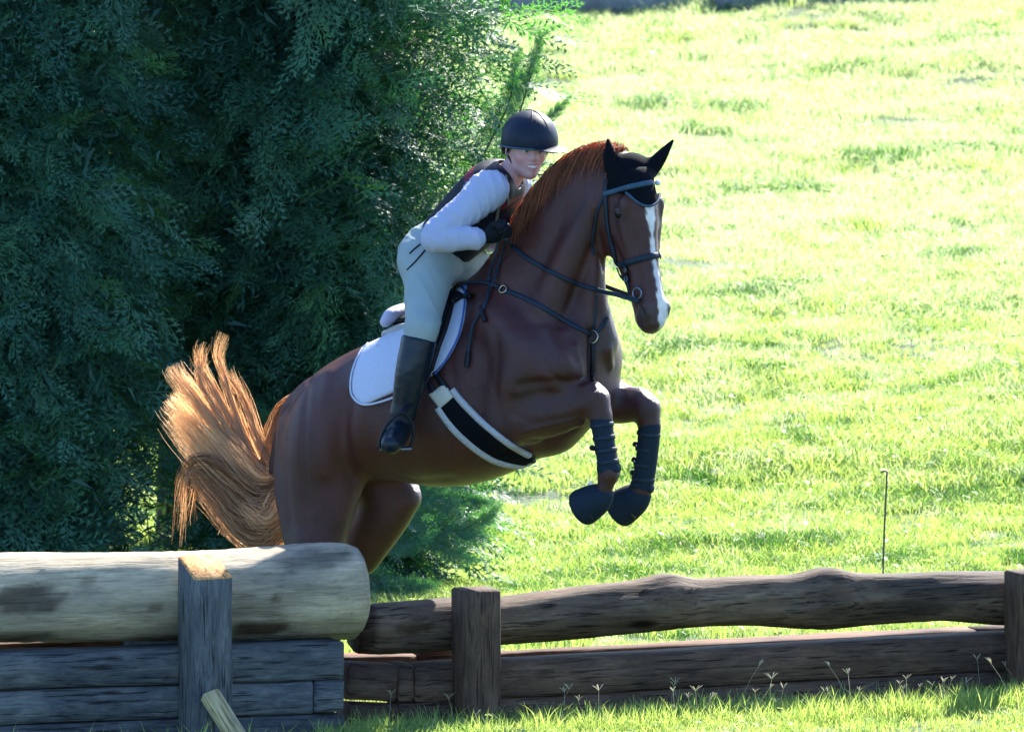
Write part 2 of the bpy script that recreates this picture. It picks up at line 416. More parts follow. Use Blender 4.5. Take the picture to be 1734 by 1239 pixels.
DRY = leafy('dry_seed_head', (.42, .38, .24), (.62, .56, .40), trans=.35, rough=.6, tcol=(1, 1, 1))
def scatter(name, pts, tufts, mat_, label):
    """pts: (n,5) x y z yaw scale"""
    col = bpy.data.collections.new(name + '_source')
    for t in tufts:
        t.materials.append(mat_); o = bpy.data.objects.new(name + '_piece', t); col.objects.link(o)
    me = bpy.data.meshes.new(name); n = len(pts); me.vertices.add(n); me.vertices.foreach_set('co', np.ascontiguousarray(pts[:, :3], np.float32).ravel())
    a = me.attributes.new('yaw', 'FLOAT', 'POINT'); a.data.foreach_set('value', pts[:, 3].astype(np.float32))
    a = me.attributes.new('size', 'FLOAT', 'POINT'); a.data.foreach_set('value', pts[:, 4].astype(np.float32))
    a = me.attributes.new('pick', 'INT', 'POINT'); a.data.foreach_set('value', rng.integers(0, len(tufts), n).astype(np.int32))
    me.update()
    o = bpy.data.objects.new(name, me); COL.objects.link(o)
    ng = bpy.data.node_groups.new(name, 'GeometryNodeTree')
    ng.interface.new_socket('Geometry', in_out='INPUT', socket_type='NodeSocketGeometry'); ng.interface.new_socket('Geometry', in_out='OUTPUT', socket_type='NodeSocketGeometry')
    gi = ng.nodes.new('NodeGroupInput'); go = ng.nodes.new('NodeGroupOutput'); ip = ng.nodes.new('GeometryNodeInstanceOnPoints')
    ci = ng.nodes.new('GeometryNodeCollectionInfo'); ci.inputs['Collection'].default_value = col; ci.inputs['Separate Children'].default_value = True
    ip.inputs['Pick Instance'].default_value = True
    def at(nm, ty):
        q = ng.nodes.new('GeometryNodeInputNamedAttribute'); q.data_type = ty; q.inputs['Name'].default_value = nm; return q.outputs['Attribute']
    cx = ng.nodes.new('ShaderNodeCombineXYZ'); ng.links.new(at('yaw', 'FLOAT'), cx.inputs[2])
    ng.links.new(gi.outputs[0], ip.inputs['Points']); ng.links.new(ci.outputs[0], ip.inputs['Instance']); ng.links.new(at('pick', 'INT'), ip.inputs['Instance Index'])
    ng.links.new(cx.outputs[0], ip.inputs['Rotation']); ng.links.new(at('size', 'FLOAT'), ip.inputs['Scale']); ng.links.new(ip.outputs[0], go.inputs[0])
    md = o.modifiers.new('scatter', 'NODES'); md.node_group = ng
    tag(o, label, None, None, 'stuff'); o['category'] = 'grass'
    return o
def on_ground(x, y, s): return np.c_[x, y, gh(x, y) - .004, rng.uniform(0, 6.283, len(x)), s]
turf = [blades(60, .10, .03, .075, .0026, .9, 3, 1) for _ in range(4)] + [blades(66, .11, .035, .09, .0023, .8, 3, 1) for _ in range(3)]
def mask_noise(x, y):
    return np.sin(x*1.3 + y*.7) * np.sin(y*1.9 - x*.8 + 1) + .6*np.sin(x*3.3 - y*2.1) * np.sin(x*1.1 + y*3.7) + .4*np.sin(x*7.1 + y*5.3) * np.sin(y*8.9 - x*4)
P_ = []
y = rng.uniform(-2.4, 6, 16000); x = rng.uniform(-3.3, 3.6, 16000); P_.append(np.c_[x, y, rng.uniform(.7, 1.15, len(x))])
y = 6 + 9 * rng.uniform(0, 1, 16000); x = rng.uniform(-3, 4.0, 16000); P_.append(np.c_[x, y, rng.uniform(.8, 1.3, len(x))])
y = 15 + 20 * rng.uniform(0, 1, 26000); x = rng.uniform(-2.5, 5.0, 26000); P_.append(np.c_[x, y, rng.uniform(1.0, 1.6, len(x))])
A = np.vstack(P_); mn = mask_noise(A[:, 0], A[:, 1])
A[:, 2] *= np.clip(1 + .28 * mn, .45, 1.5); keep = rng.uniform(size=len(A)) < np.clip(.95 + .5 * mn, .25, 1)
A = A[keep]
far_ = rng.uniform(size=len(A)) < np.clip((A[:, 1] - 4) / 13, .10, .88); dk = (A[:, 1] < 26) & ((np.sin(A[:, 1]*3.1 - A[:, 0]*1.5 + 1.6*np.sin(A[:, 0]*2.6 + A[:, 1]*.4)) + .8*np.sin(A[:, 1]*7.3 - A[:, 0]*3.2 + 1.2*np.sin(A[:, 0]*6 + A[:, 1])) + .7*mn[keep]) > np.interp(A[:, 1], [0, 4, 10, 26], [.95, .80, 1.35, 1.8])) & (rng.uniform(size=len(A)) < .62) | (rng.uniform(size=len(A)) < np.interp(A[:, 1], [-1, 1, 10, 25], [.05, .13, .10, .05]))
for nm, m_, gm, lb in (('meadow_grass', ~far_ & ~dk, GRASS, 'short sunlit green grass and clover covering the meadow'), ('haze_pale_grass', far_ & ~dk, HAZEG, 'grass higher up the slope, its colour paled to stand for haze'), ('dark_shade_clover', dk, DARKG, 'dark green clover patches in bands across the meadow, shaded gaps put into their colour')):
    B_ = A[m_]; scatter(nm, on_ground(B_[:, 0], B_[:, 1], B_[:, 2] * (1.0 if nm == 'dark_shade_clover' else 1)), [t.copy() for t in turf], gm, lb)
tall = [blades(26, .07, .09, .20, .0032, .7, 4, 0) for _ in range(3)]
# fence line: y(X) of the front face of the low timber box
def fy(x): return -.50 + .40 * (x + .14)
x = rng.uniform(-.75, 2.7, 520); y = fy(x) - rng.uniform(.10, .55, 520) ** 1.0; s1 = on_ground(x, y, rng.uniform(.35, .85, len(x)))
x = rng.uniform(-2.8, -.6, 60); y = fy(x) - rng.uniform(.62, .95, 60); s2 = on_ground(x, y, rng.uniform(.6, 1.3, len(x)))
x = rng.uniform(-.6, 2.6, 60); y = fy(x) + rng.uniform(.2, .32, 60); s3 = on_ground(x, y, rng.uniform(.9, 1.5, len(x)))
x = rng.uniform(-3, 2.6, 300); y = rng.uniform(1, 4, 300); s4 = on_ground(x, y, rng.uniform(.5, .8, len(x)))
scatter('long_grass', np.vstack([s1, s2, s3, s4]), tall, GRASS, 'longer grass blades growing against the foot of the timbers')
def seedhead():
    parts = []; h = rng.uniform(.12, .22); t = np.linspace(0, 1, 5); ln = rng.normal(size=2) * .03
    parts.append(tube(np.c_[ln[0]*t*t, ln[1]*t*t, h*t], .0009, 3, False))
    for k in range(rng.integers(2, 5)):
        a = rng.uniform(0, 6.28); sp = rng.uniform(.015, .03)
        parts.append(tube(np.c_[ln[0] + math.cos(a)*sp*t, ln[1] + math.sin(a)*sp*t, h + .035*t - .012*t*t], np.array([.001, .0016, .0017, .0014, .0005]), 3, False))
    V, Fc = merge(parts); me = mesh_np('seed_stalk', V, Fc); set_rnd(me, np.full(len(V), rng.uniform())); return me
x = np.r_[np.where(rng.uniform(size=46) < .7, rng.normal(1.1, .5, 46), rng.uniform(-.5, 2.3, 46))]; y = fy(x) - rng.uniform(.06, .6, len(x)); s5 = on_ground(x, y, rng.uniform(.6, 1.1, len(x)))
scatter('seed_heads', s5, [seedhead() for _ in range(6)], DRY, 'pale forked seed heads of grass in front of the rails')

# low stone wall at the top edge of the field
STONE = simple('wall_stone', (.20, .21, .24), rough=.85, var=.5, scale=6, bmp=.8, bd=.02)
w0 = np.array(Q(846, 13, 26)); wl = empty('stone_wall', (w0[0], 26.0, float(gh(w0[0], 26.0)))); wl.rotation_euler.z = math.radians(16)
tag(wl, 'low grey stone wall along the far top edge of the field', 'wall')
def rbox(lx, ly, lz, bev=.01, jit=0.0, nx=1):
    """box with bevelled long edges, along X from 0 to lx, centred in y, from 0 to lz; nx segments with slight waviness"""
    prof = [(-ly/2+bev, 0), (ly/2-bev, 0), (ly/2, bev), (ly/2, lz-bev), (ly/2-bev, lz), (-ly/2+bev, lz), (-ly/2, lz-bev), (-ly/2, bev)]
    xs = [0, bev] + list(np.linspace(bev, lx-bev, nx+1)[1:-1]) + [lx-bev, lx]; V = []; ph = rng.uniform(0, 6, 8)
    for i, x_ in enumerate(xs):
        k = 1 - (bev*.8/min(ly, lz) * 2 if i in (0, len(xs)-1) else 0)
        for j, (a, b) in enumerate(prof):
            V.append((x_, a*k + jit*math.sin(x_*3.1+ph[j]) + jit*.5*math.sin(x_*9+ph[j]*2), (b-lz/2)*k + lz/2 + jit*math.sin(x_*2.7+ph[j]*1.7) + jit*.6*math.sin(x_*11+ph[j])))
    Fc = [(i*8+j, i*8+(j+1) % 8, (i+1)*8+(j+1) % 8, (i+1)*8+j) for i in range(len(xs)-1) for j in range(8)]
    o = (len(xs)-1)*8
    for a in ((0, 1, 2, 3), (3, 4, 7, 0), (4, 5, 6, 7)):
        Fc.append(tuple(reversed(a))); Fc.append(tuple(o+q for q in a))
    return mesh_np('timber', np.array(V), np.array(Fc)[:, ::-1], smooth=False)
xc = -1.0
while xc < 6:
    for row in range(2):
        L_ = rng.uniform(.5, .9); b = link('stone', rbox(L_-.02, .35, .19, .015, .004), wl, STONE)
        b.matrix_parent_inverse = Matrix.Identity(4); b.location = (xc + (.3 if row else 0), .005*row, -.15 + row*.2)
    xc += .72

# ------------------------------------------------------------------ conifers
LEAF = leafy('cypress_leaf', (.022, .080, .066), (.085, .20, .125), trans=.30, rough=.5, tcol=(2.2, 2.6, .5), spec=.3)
BARK = simple('cypress_bark', (.10, .07, .055), rough=.9, var=.5, scale=18, bmp=1, stretch=(1, 1, .15), bd=.02)
def spray(L, n, w):
    """flat fern-like cypress spray: a curved midrib with pointed leaflets either side, each leaflet forked"""
    T = []
    for i in range(n):
        t = (i + .6) / n; p = np.array([L*t, 0, -.12*L*t*t]); s_ = 1 if i % 2 else -1; l = L * .46 * (1 - .6*t) * rng.uniform(.8, 1.15)
        an = math.radians(rng.uniform(32, 50)); d = np.array([math.cos(an), s_*math.sin(an), rng.uniform(-.25, .15)]); q = np.array([-d[1], d[0], 0]); q /= np.linalg.norm(q)
        T += [p - q*w*.5, p + d*l*.5 + q*w*.6, p + d*l]; T += [p - q*w*.5, p + d*l, p + d*l*.5 - q*w*.6]
        for s2 in (1, -1):
            b = p + d*l*rng.uniform(.35, .55); a2 = math.atan2(d[1], d[0]) + s2*math.radians(38); d2 = np.array([math.cos(a2), math.sin(a2), d[2]]); q2 = np.array([-d2[1], d2[0], 0])
            T += [b - q2*w*.45, b + q2*w*.45, b + d2*l*.5]
    T += [np.array([0, -w*.3, 0]), np.array([0, w*.3, 0]), np.array([L*1.08, 0, -.14*L])]
    return np.array(T)
def branch(L, ns):
    T = []
    for i in range(ns):
        t = (i + .5) / ns; s_ = 1 if i % 2 else -1; an = s_*math.radians(rng.uniform(25, 60)) * (1 - .5*t); S = spray(rng.uniform(.11, .19) * (1.1 - .3*t), 9, .0062)
        tilt = rng.normal()*.35; ca, sa = math.cos(an), math.sin(an)
        S = np.c_[S[:, 0], S[:, 1]*math.cos(tilt) - S[:, 2]*math.sin(tilt), S[:, 1]*math.sin(tilt) + S[:, 2]*math.cos(tilt)]
        S = np.c_[S[:, 0]*ca - S[:, 1]*sa, S[:, 0]*sa + S[:, 1]*ca, S[:, 2]]
        S += np.array([L*t, 0, -.18*L*t*t + rng.normal()*.015]); T.append(S)
    return np.vstack(T)
BR = [branch(.34, 9) for _ in range(6)]
def inner(n):   # dead and shaded inner twigs and old foliage
    T = []
    for _ in range(n):
        c = rng.normal(size=3) * .09; a = nrm(rng.normal(size=3)); b = nrm(np.cross(a, rng.normal(size=3))); L = rng.uniform(.025, .05)
        T += [c, c + a*L + b*L*.22, c + a*L*1.5 - b*L*.1]
    return np.array(T)
INN = [inner(34) for _ in range(3)]
def place(Tm, P, Fw, Up, sc):
    """copies of template Tm at points P with forward Fw, up Up"""
    X = Fw / np.linalg.norm(Fw, axis=1)[:, None]; Y = np.cross(Up, X); Y /= np.linalg.norm(Y, axis=1)[:, None] + 1e-9; Z = np.cross(X, Y)
    R = np.stack([X, Y, Z], 2) * sc[:, None, None]
    return np.einsum('nij,mj->nmi', R, Tm) + P[:, None]
def conifer(cx, cy, h, rfun, nb, lab, twigs=(), zb=.25, trunkr=.10, front=.8, extra=(), side=None):
    z0 = float(gh(cx, cy)); root = empty('conifer_tree', (cx, cy, z0)); tag(root, lab, 'tree', 'dark evergreen trees behind the jump')
    t = np.linspace(0, 1, 9); tp = np.c_[cx + .05*np.sin(t*3+cx), cy + .04*np.sin(t*4), z0 - .1 + t*h*.96]
    V, Fc = tube(tp, trunkr * (1 - .9*t) + .01, 10); link('trunk', mesh_np('trunk', V, Fc), root, BARK)
    # limbs
    parts = []; n = nb
    z = zb + (h - zb) * rng.uniform(size=n) ** 1.6; an = rng.uniform(0, 6.283, n)
    # most boughs on the side facing the field and the camera keep the leaf count reasonable
    fl = rng.uniform(size=n) < front; an = np.where(fl, -math.pi/2 + rng.normal(size=n) * 1.05, an)
    R = np.array([rfun(a, zz) for a, zz in zip(an, z)]); lump = 1 + .14*np.sin(an*5+z*2.3+cx*3) + .13*np.sin(z*4.1+an*3+cx) + .06*np.sin(z*9+an*7); lump = np.minimum(lump, 1.12)
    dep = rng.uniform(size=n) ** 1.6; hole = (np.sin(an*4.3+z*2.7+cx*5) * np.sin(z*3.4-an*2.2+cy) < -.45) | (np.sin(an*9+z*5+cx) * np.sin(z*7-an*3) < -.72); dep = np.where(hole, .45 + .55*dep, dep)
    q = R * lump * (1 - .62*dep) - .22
    q = np.maximum(q, .03)
    P = np.c_[cx + q*np.cos(an), cy + q*np.sin(an), z0 + z]
    out_ = np.c_[np.cos(an), np.sin(an), np.zeros(n)]
    Fw = out_ + rng.normal(size=(n, 3)) * np.array([.42, .42, .28]) + np.array([0, 0, 1]) * rng.uniform(-.85, .25, n)[:, None]
    Up = np.c_[rng.normal(size=n)*.45, rng.normal(size=n)*.45 , np.ones(n)] + out_ * rng.uniform(.2, 1.0, n)[:, None]
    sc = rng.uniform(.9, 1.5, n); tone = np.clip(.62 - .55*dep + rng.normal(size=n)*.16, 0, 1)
    for e in extra:
        P = np.vstack([P, [e[0]]]); Fw = np.vstack([Fw, [e[1]]]); Up = np.vstack([Up, [e[2]]]); sc = np.r_[sc, e[3]]; tone = np.r_[tone, .5]
    VV, RR = [], []; pick = rng.integers(0, len(BR), len(P))
    for k in range(len(BR)):
        m_ = pick == k
        if not m_.any(): continue
        T = place(BR[k], P[m_], Fw[m_], Up[m_], sc[m_]); VV.append(T.reshape(-1, 3))
        RR.append(np.repeat(tone[m_], T.shape[1]))
    ni = n * 2; zi = zb + (h - zb) * rng.uniform(size=ni) ** 1.3; ai = rng.uniform(0, 6.283, ni); qi = np.array([rfun(a, zz) for a, zz in zip(ai, zi)]) * rng.uniform(.05, .68, ni)
    Pi = np.c_[cx + qi*np.cos(ai), cy + qi*np.sin(ai), z0 + zi]
    for k in range(3):
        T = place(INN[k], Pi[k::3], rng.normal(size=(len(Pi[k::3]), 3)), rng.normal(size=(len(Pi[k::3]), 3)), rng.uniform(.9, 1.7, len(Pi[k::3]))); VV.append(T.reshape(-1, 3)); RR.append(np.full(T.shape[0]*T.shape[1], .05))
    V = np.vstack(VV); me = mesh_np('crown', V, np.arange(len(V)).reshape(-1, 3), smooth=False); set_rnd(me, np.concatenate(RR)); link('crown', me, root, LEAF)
    sel = rng.choice(n, min(n, 60), replace=False)
    for i in sel:
        s_ = np.linspace(0, 1, 4)[:, None]; a = np.array([cx, cy, max(P[i, 2] - .25*q[i] - .1, z0+.1)]); b = P[i] + nrm(Fw[i]) * .3 * sc[i]
        parts.append(tube(a + (b - a)*s_ + np.array([0, 0, -.06])*np.sin(s_*3.14), np.array([.010, .007, .005, .002]), 4, False))
    for tw in twigs: parts.append(tube(catmull(tw, 8), np.linspace(.006, .002, 8), 5, False))
    V, Fc = merge(parts); link('limb', mesh_np('limb', V, Fc), root, BARK)['kind'] = 'stuff'
    return root
def rA(a, z): return .72 * np.interp(z, [0, .3, .85, 1.5, 4, 5.2], [.62, .68, .76, 1.0, .85, .2])
def rB(a, z):
    return (1 - .34 * max(0, -math.cos(a)) * float(np.clip(1.5 - z, 0, 1))) * np.interp(z, [0, .25, .55, .9, 1.3, 2.4, 4, 5.0, 5.6], [.52, .66, .72, .74, .80, .98, 1.03, .88, .1])
def rC(a, z): return 1.0 * np.interp(z, [0, .3, 1.5, 4, 5.0], [.5, .85, 1.0, .9, .2])
TW = []
def shoot(pts, y_, n, sz=.55):
    """a leader shoot with small sprays set round it"""
    C = catmull([Q(px, py, y_) for px, py in pts], n); tg = np.gradient(C, axis=0); out_ = []
    for i in range(n):
        for k in range(4):
            a = rng.uniform(0, 6.28); sd_ = np.array([math.cos(a), math.sin(a)*.5, math.sin(a)*.3]); t = i / n
            out_.append((C[i], nrm(tg[i]) * (.9 + t) + sd_ * (.8 - .4*t), sd_ + np.array([0, .8, 0]), sz * (1.0 - .5*t) * rng.uniform(.7, 1.1)))
    TW.append(C); return out_
ex = shoot([(845, 330), (868, 230), (893, 150), (908, 92)], 3.9, 10, .50) + shoot([(850, 280), (890, 235), (940, 190)], 3.95, 9, .42) + shoot([(820, 260), (860, 180), (872, 120)], 4.0, 9, .45) \
   + shoot([(640, 860), (710, 880), (770, 900), (812, 880)], 3.4, 9, .6) + shoot([(640, 930), (700, 920), (760, 935)], 3.35, 8, .6) + shoot([(610, 960), (640, 985), (690, 990)], 3.3, 7, .6) + shoot([(640, 840), (720, 845), (790, 850)], 3.5, 8, .6)
xb = float(Q(520, 400, 4.3)[0]); xa = float(Q(28, 400, 3.5)[0]); xc_ = float(Q(322, 400, 5.4)[0])
conifer(xa, 3.5, 5.4, rA, 1500, 'broad dark bluish green conifer filling the left edge behind the tail', trunkr=.09, zb=.2)
conifer(xb, 4.3, 5.7, rB, 2300, 'conifer with sunlit right edge directly behind the rider', extra=ex, twigs=TW, trunkr=.12, zb=.25)
conifer(xc_, 5.5, 5.2, rC, 1000, 'shaded conifer set back between two others, bare trunk showing behind the tail', trunkr=.11, zb=.75)
def small_leafy():   # broadleaf undergrowth lit through the gap
    root = tag(empty('shrub', tuple(Q(270, 1000, 5.0)[:2]) + (0.0,)), 'small bright broadleaf shrub in the gap under the conifers', 'shrub')
    c0 = np.array(Q(270, 900, 5.2)); n = 900; P = c0 + rng.normal(size=(n, 3)) * np.array([.33, .25, .16]); T = np.array([[0, 0, 0], [.02, .012, .003], [.045, 0, 0], [0, 0, 0], [.045, 0, 0], [.02, -.012, .003]])
    V = place(T, P, rng.normal(size=(n, 3)), rng.normal(size=(n, 3)) + np.array([0, 0, 1]), rng.uniform(.6, 1.3, n)).reshape(-1, 3)
    me = mesh_np('foliage', V, np.arange(len(V)).reshape(-1, 3), False); set_rnd(me, rng.uniform(size=len(V))); link('foliage', me, root, GRASS)
    parts = [tube(catmull([np.array([c0[0], c0[1], 0]), c0 + rng.normal(size=3)*.05 - np.array([0, 0, .2]), c0 + rng.normal(size=3) * np.array([.4, .2, .15])], 6), np.linspace(.008, .002, 6), 5, False) for _ in range(12)]
    V, Fc = merge(parts); link('stem', mesh_np('stem', V, Fc), root, BARK)
small_leafy()

# ------------------------------------------------------------------ the two log jumps
FA = math.atan(.40)
GREYW = wood('grey_weathered_timber', (.045, .05, .058), (.09, .098, .105), (.16, .165, .165))
BROWNW = wood('brown_weathered_timber', (.050, .030, .022), (.090, .056, .040), (.15, .098, .070), strk=.6)
REDW = wood('reddish_timber', (.09, .04, .025), (.15, .075, .045), (.22, .12, .08))
PALEW = wood('pale_new_timber', (.44, .34, .15), (.58, .47, .24), (.66, .56, .33), dark=(.3, .25, .15), knots=False)
LOGW = wood('pale_grey_log', (.20, .165, .12), (.35, .29, .205), (.48, .40, .30), dark=(.10, .085, .07), knots=False, patches=True, scale=.9, strk=.35, crk=.35)
DLOGW = wood('dark_brown_log', (.055, .036, .027), (.10, .068, .050), (.17, .125, .095), dark=(.03, .025, .02), knots=True, patches=True, scale=.9, strk=.6)
ORANGEW = wood('fresh_cut_end', (.34, .15, .05), (.48, .24, .09), (.58, .34, .15), knots=False)
def put(root, name, me, mat_, loc, rz=0.0, ry=0.0, rx=0.0):
    o = bpy.data.objects.new(name, me); COL.objects.link(o); o.parent = root; me.materials.append(mat_)
    o.location = loc; o.rotation_euler = (rx, ry, rz); return o
def tie(root, px0, px1, plane, pytop, hgt, dep, mat_, name='timber', nx=8, zoff=0.0, slope=None):
    """a squared timber whose front face lies in plane y=plane(x) between photograph columns px0..px1, its top front edge at height pytop (row at px0)"""
    def sol(px, py):
        y_ = plane(0)
        for _ in range(20): y_ = plane(Q(px, py, y_)[0])
        return Q(px, py, y_)
    a = sol(px0, pytop[0]); b = sol(px1, pytop[1]); L_ = float(np.linalg.norm(b[:2] - a[:2]))
    nrm_in = np.array([-math.sin(FA), math.cos(FA), 0]); a = a + nrm_in * dep / 2
    return put(root, name, rbox(L_, dep, hgt, .008, .0022, nx), mat_, (a[0] - root.location.x, a[1] - root.location.y, a[2] - hgt + zoff), FA, -math.atan2(b[2] - a[2], L_))
def logmesh(stations, K=40, flat=.0, seed=1, n=110, wob=.012):
    """stations: (x along, z centre, radius) ; squashed, knobbly trunk"""
    r_ = np.random.default_rng(seed); S = catmull(stations, n); V, Cc = [], []; ph = r_.uniform(0, 6.28, 12)
    for i, (x_, zc, rr) in enumerate(S):
        for j in range(K):
            a = 2*math.pi*j/K; w_ = 1 + wob/.1 * (.35*math.sin(2*a+x_*1.7+ph[0]) + .3*math.sin(3*a-x_*2.9+ph[1]) + .2*math.sin(5*a+x_*5.3+ph[2]) + .14*math.sin(9*a+x_*9+ph[3]) + .10*math.sin(14*a+math.sin(x_*3)*2+ph[4])) + .006*r_.normal()
            cy_, cz_ = math.cos(a) * rr * w_, math.sin(a) * rr * w_
            if cz_ > rr * (1 - flat): cz_ = rr*(1-flat) + (cz_ - rr*(1-flat)) * .35
            V.append((x_, cy_, zc + cz_))
    e = .0
    V = np.array(V).reshape(n, K, 3)
    # chamfered cut ends
    for idx, s_ in ((0, -1), (n-1, 1)):
        c_ = V[idx].mean(0); V[idx] = c_ + (V[idx]-c_) * .93
    V = V.reshape(-1, 3); Fc = [(i*K+j, i*K+(j+1) % K, (i+1)*K+(j+1) % K, (i+1)*K+j) for i in range(n-1) for j in range(K)]
    base = len(V)
    V = np.vstack([V, V[:K].mean(0) - [[.004, 0, 0]] if True else V, V[(n-1)*K:n*K].mean(0) + [.004, 0, 0]])
    for j in range(0, K, 2):
        Fc.append((base, (j+2) % K, (j+1) % K, j)); o = (n-1)*K; Fc.append((base+1, o+j, o+(j+1) % K, o+(j+2) % K))
    return V, np.array(Fc)[:, ::-1]
def log(root, plane, tb, back, mat_, flat, seed, patches, name='log', wob=.012):
    """tb: (px, pytop, pybottom) outline stations; the log's axis lies `back` behind the plane"""
    pts = []
    for px, t_, b_ in tb:
        y_ = 0
        for _ in range(20): y_ = plane(Q(px, t_, y_)[0]) + back
        T_ = Q(px, t_, y_); B_ = Q(px, b_, y_); pts.append(((T_[0]), y_, (T_[2]+B_[2])/2, (T_[2]-B_[2])/2))
    a = np.array(pts[0]); org = np.array([a[0], a[1], a[2]]); st = []
    for p_ in pts:
        st.append((math.hypot(p_[0]-a[0], p_[1]-a[1]) * (1 if p_[0] >= a[0] else -1), p_[2]-a[2], p_[3]))
    V, Fc = logmesh(np.array(st), flat=flat, seed=seed, wob=wob); me = mesh_np(name, V, Fc)
    C = np.ones((len(V), 3))
    R_ = Matrix.Rotation(FA, 3, 'Z'); W = V @ np.array(R_).T + org
    for px, py, rx_, ry_, colr in patches:
        y_ = plane(Q(px, py, 0)[0]) + back - .1; c_ = Q(px, py, y_); dx = (W[:, 0]-c_[0])/(rx_/420); dz = (W[:, 2]-c_[2])/(ry_/420)
        m_ = np.clip(1.35 - (dx*dx + dz*dz) + .35*np.sin(W[:, 0]*41)*np.sin(W[:, 2]*57), 0, 1) * (W[:, 1] < c_[1] + .12); m_ = np.clip(m_*1.6, 0, 1)[:, None]
        C = C*(1-m_) + np.array(colr)*m_
    set_col(me, C)
    return put(root, name, me, mat_, tuple(org - np.array(root.location)), FA)
def post(root, px0, px1, plane, fwd, pytop, w, hgt, mat_, topdrop=0.0, rz=FA, capm=None):
    y_ = 0
    for _ in range(20): y_ = plane(Q(px0, pytop, y_)[0]) - fwd
    a = Q(px0, pytop, y_); z1 = a[2] + .0; V = []
    bev = .008; o_ = w/2
    me = rbox(z1 + .1, w, w, bev, .0018, 6)
    co = np.array([v.co[:] for v in me.vertices]); N2 = np.c_[co[:, 1], co[:, 2] - w/2, co[:, 0] - .1]
    top = N2[:, 2] > z1 - .03; N2[top, 2] += topdrop * (N2[top, 1] / w)
    me.vertices.foreach_set('co', N2[:, [0, 1, 2]].astype(np.float32).ravel())
    # grain mapping runs along local X, so the post is stored lying down and stood up by rotation
    N3 = np.c_[N2[:, 2], N2[:, 0], N2[:, 1]]; me.vertices.foreach_set('co', N3.astype(np.float32).ravel()); me.flip_normals(); me.update()
    o = bpy.data.objects.new('post', me); COL.objects.link(o); o.parent = root; me.materials.append(mat_)
    if capm:
        me.materials.append(capm); 
        for p_ in me.polygons:
            if p_.normal.x > .5 and p_.center.x > z1 - .06: p_.material_index = 1
    c_ = np.array([a[0], y_, 0]); Rm = Matrix(((0, math.cos(rz), -math.sin(rz)), (0, math.sin(rz), math.cos(rz)), (1, 0, 0)))
    o.rotation_euler = Rm.to_euler(); o.location = (c_[0]-root.location.x, c_[1]-root.location.y, 0)
    return o
# right-hand, lower jump
pr = lambda x_: -.50 + .40*(x_ + .14)
jr = tag(empty('log_jump', (.9, pr(.9)+.3, 0)), 'long dark brown log on posts above a low timber box, right of the pale log', 'jump')
log(jr, pr, [(597, 1024, 1104), (640, 1018, 1106), (700, 1013, 1104), (770, 1008, 1100), (850, 1007, 1091), (920, 998, 1086), (1000, 987, 1080), (1070, 980, 1074), (1130, 968, 1068), (1180, 976, 1063), (1260, 972, 1060),
             (1340, 970, 1062), (1400, 957, 1062), (1450, 966, 1056), (1520, 968, 1051), (1600, 965, 1049), (1700, 965, 1056), (1780, 962, 1054), (1950, 955, 1048)], .16, DLOGW, .10, 3,
    [(612, 1065, 26, 50, (.35, .3, .3)), (700, 1060, 30, 12, (.5, .45, .4)), (1500, 1035, 120, 16, (.6, .6, .6))], wob=.010)
post(jr, 806, 843, pr, .06, 996, .155, 1, BROWNW)
post(jr, 1742, 1780, pr, .06, 966, .155, 1, BROWNW)
tie(jr, 703, 2100, pr, (1127, 1053), .148, .14, BROWNW, nx=20)
tie(jr, 587, 672, pr, (1123, 1126), .148, .14, BROWNW, nx=4)
tie(jr, 674, 701, lambda x_: pr(x_) + .004, (1126, 1125), .148, .13, BROWNW, nx=2)
tie(jr, 587, 672, lambda x_: pr(x_) + .006, (1191, 1194), .14, .14, BROWNW, nx=4)
tie(jr, 675, 2100, lambda x_: pr(x_) + .012, (1190, 1114), .14, .14, BROWNW, nx=20)
tie(jr, 560, 708, lambda x_: pr(x_) + .37, (1113, 1108), .148, .14, REDW, nx=4)
tie(jr, 712, 770, lambda x_: pr(x_) + .36, (1102, 1099), .13, .12, REDW, nx=2)
tie(jr, 775, 1655, lambda x_: pr(x_) + .38, (1111, 1066), .148, .13, REDW, nx=14)
tie(jr, 1658, 2100, lambda x_: pr(x_) + .37, (1066, 1043), .148, .13, BROWNW, nx=6)
# left-hand, taller jump
pl = lambda x_: -.98 + .40*(x_ + .68)
jl = tag(empty('log_jump', (-1.6, pl(-1.6)+.3, 0)), 'thick pale grey log on a stacked grey timber box at left with leaning brace', 'jump', None)
log(jl, pl, [(-330, 943, 1090), (-200, 940, 1092), (-60, 938, 1090), (40, 934, 1087), (150, 933, 1085), (260, 931, 1084), (360, 928, 1083), (450, 923, 1083), (520, 918, 1083), (560, 917, 1082), (585, 918, 1082), (595, 920, 1081), (599, 923, 1078)], .20, LOGW, .05, 5,
    [(45, 1012, 60, 24, (.28, .27, .28)), (435, 1062, 48, 14, (.25, .2, .18)), (530, 945, 60, 13, (.5, .5, .52)), (150, 985, 16, 6, (.6, .55, .5)), (468, 1010, 7, 4, (.4, .35, .3)), (265, 1025, 8, 5, (.5, .45, .4)), (20, 1078, 60, 8, (.3, .27, .25)), (300, 1078, 80, 9, (.45, .42, .4))], wob=.006)
post(jl, 347, 388, pl, .085, 957, .165, 1, GREYW, topdrop=.075, rz=FA+.06, capm=ORANGEW)
put(jl, 'brace', rbox(.75, .075, .045, .005, .001, 3), PALEW, tuple(np.array(Q(352, 1178, pl(-1.23) - .19)) - np.array(jl.location)), math.radians(-40), math.radians(48), math.radians(25))
tie(jl, -300, 583, pl, (1116, 1087), .145, .15, GREYW, nx=14)
tie(jl, -300, 531, lambda x_: pl(x_) + .006, (1182, 1152), .13, .15, GREYW, nx=12)
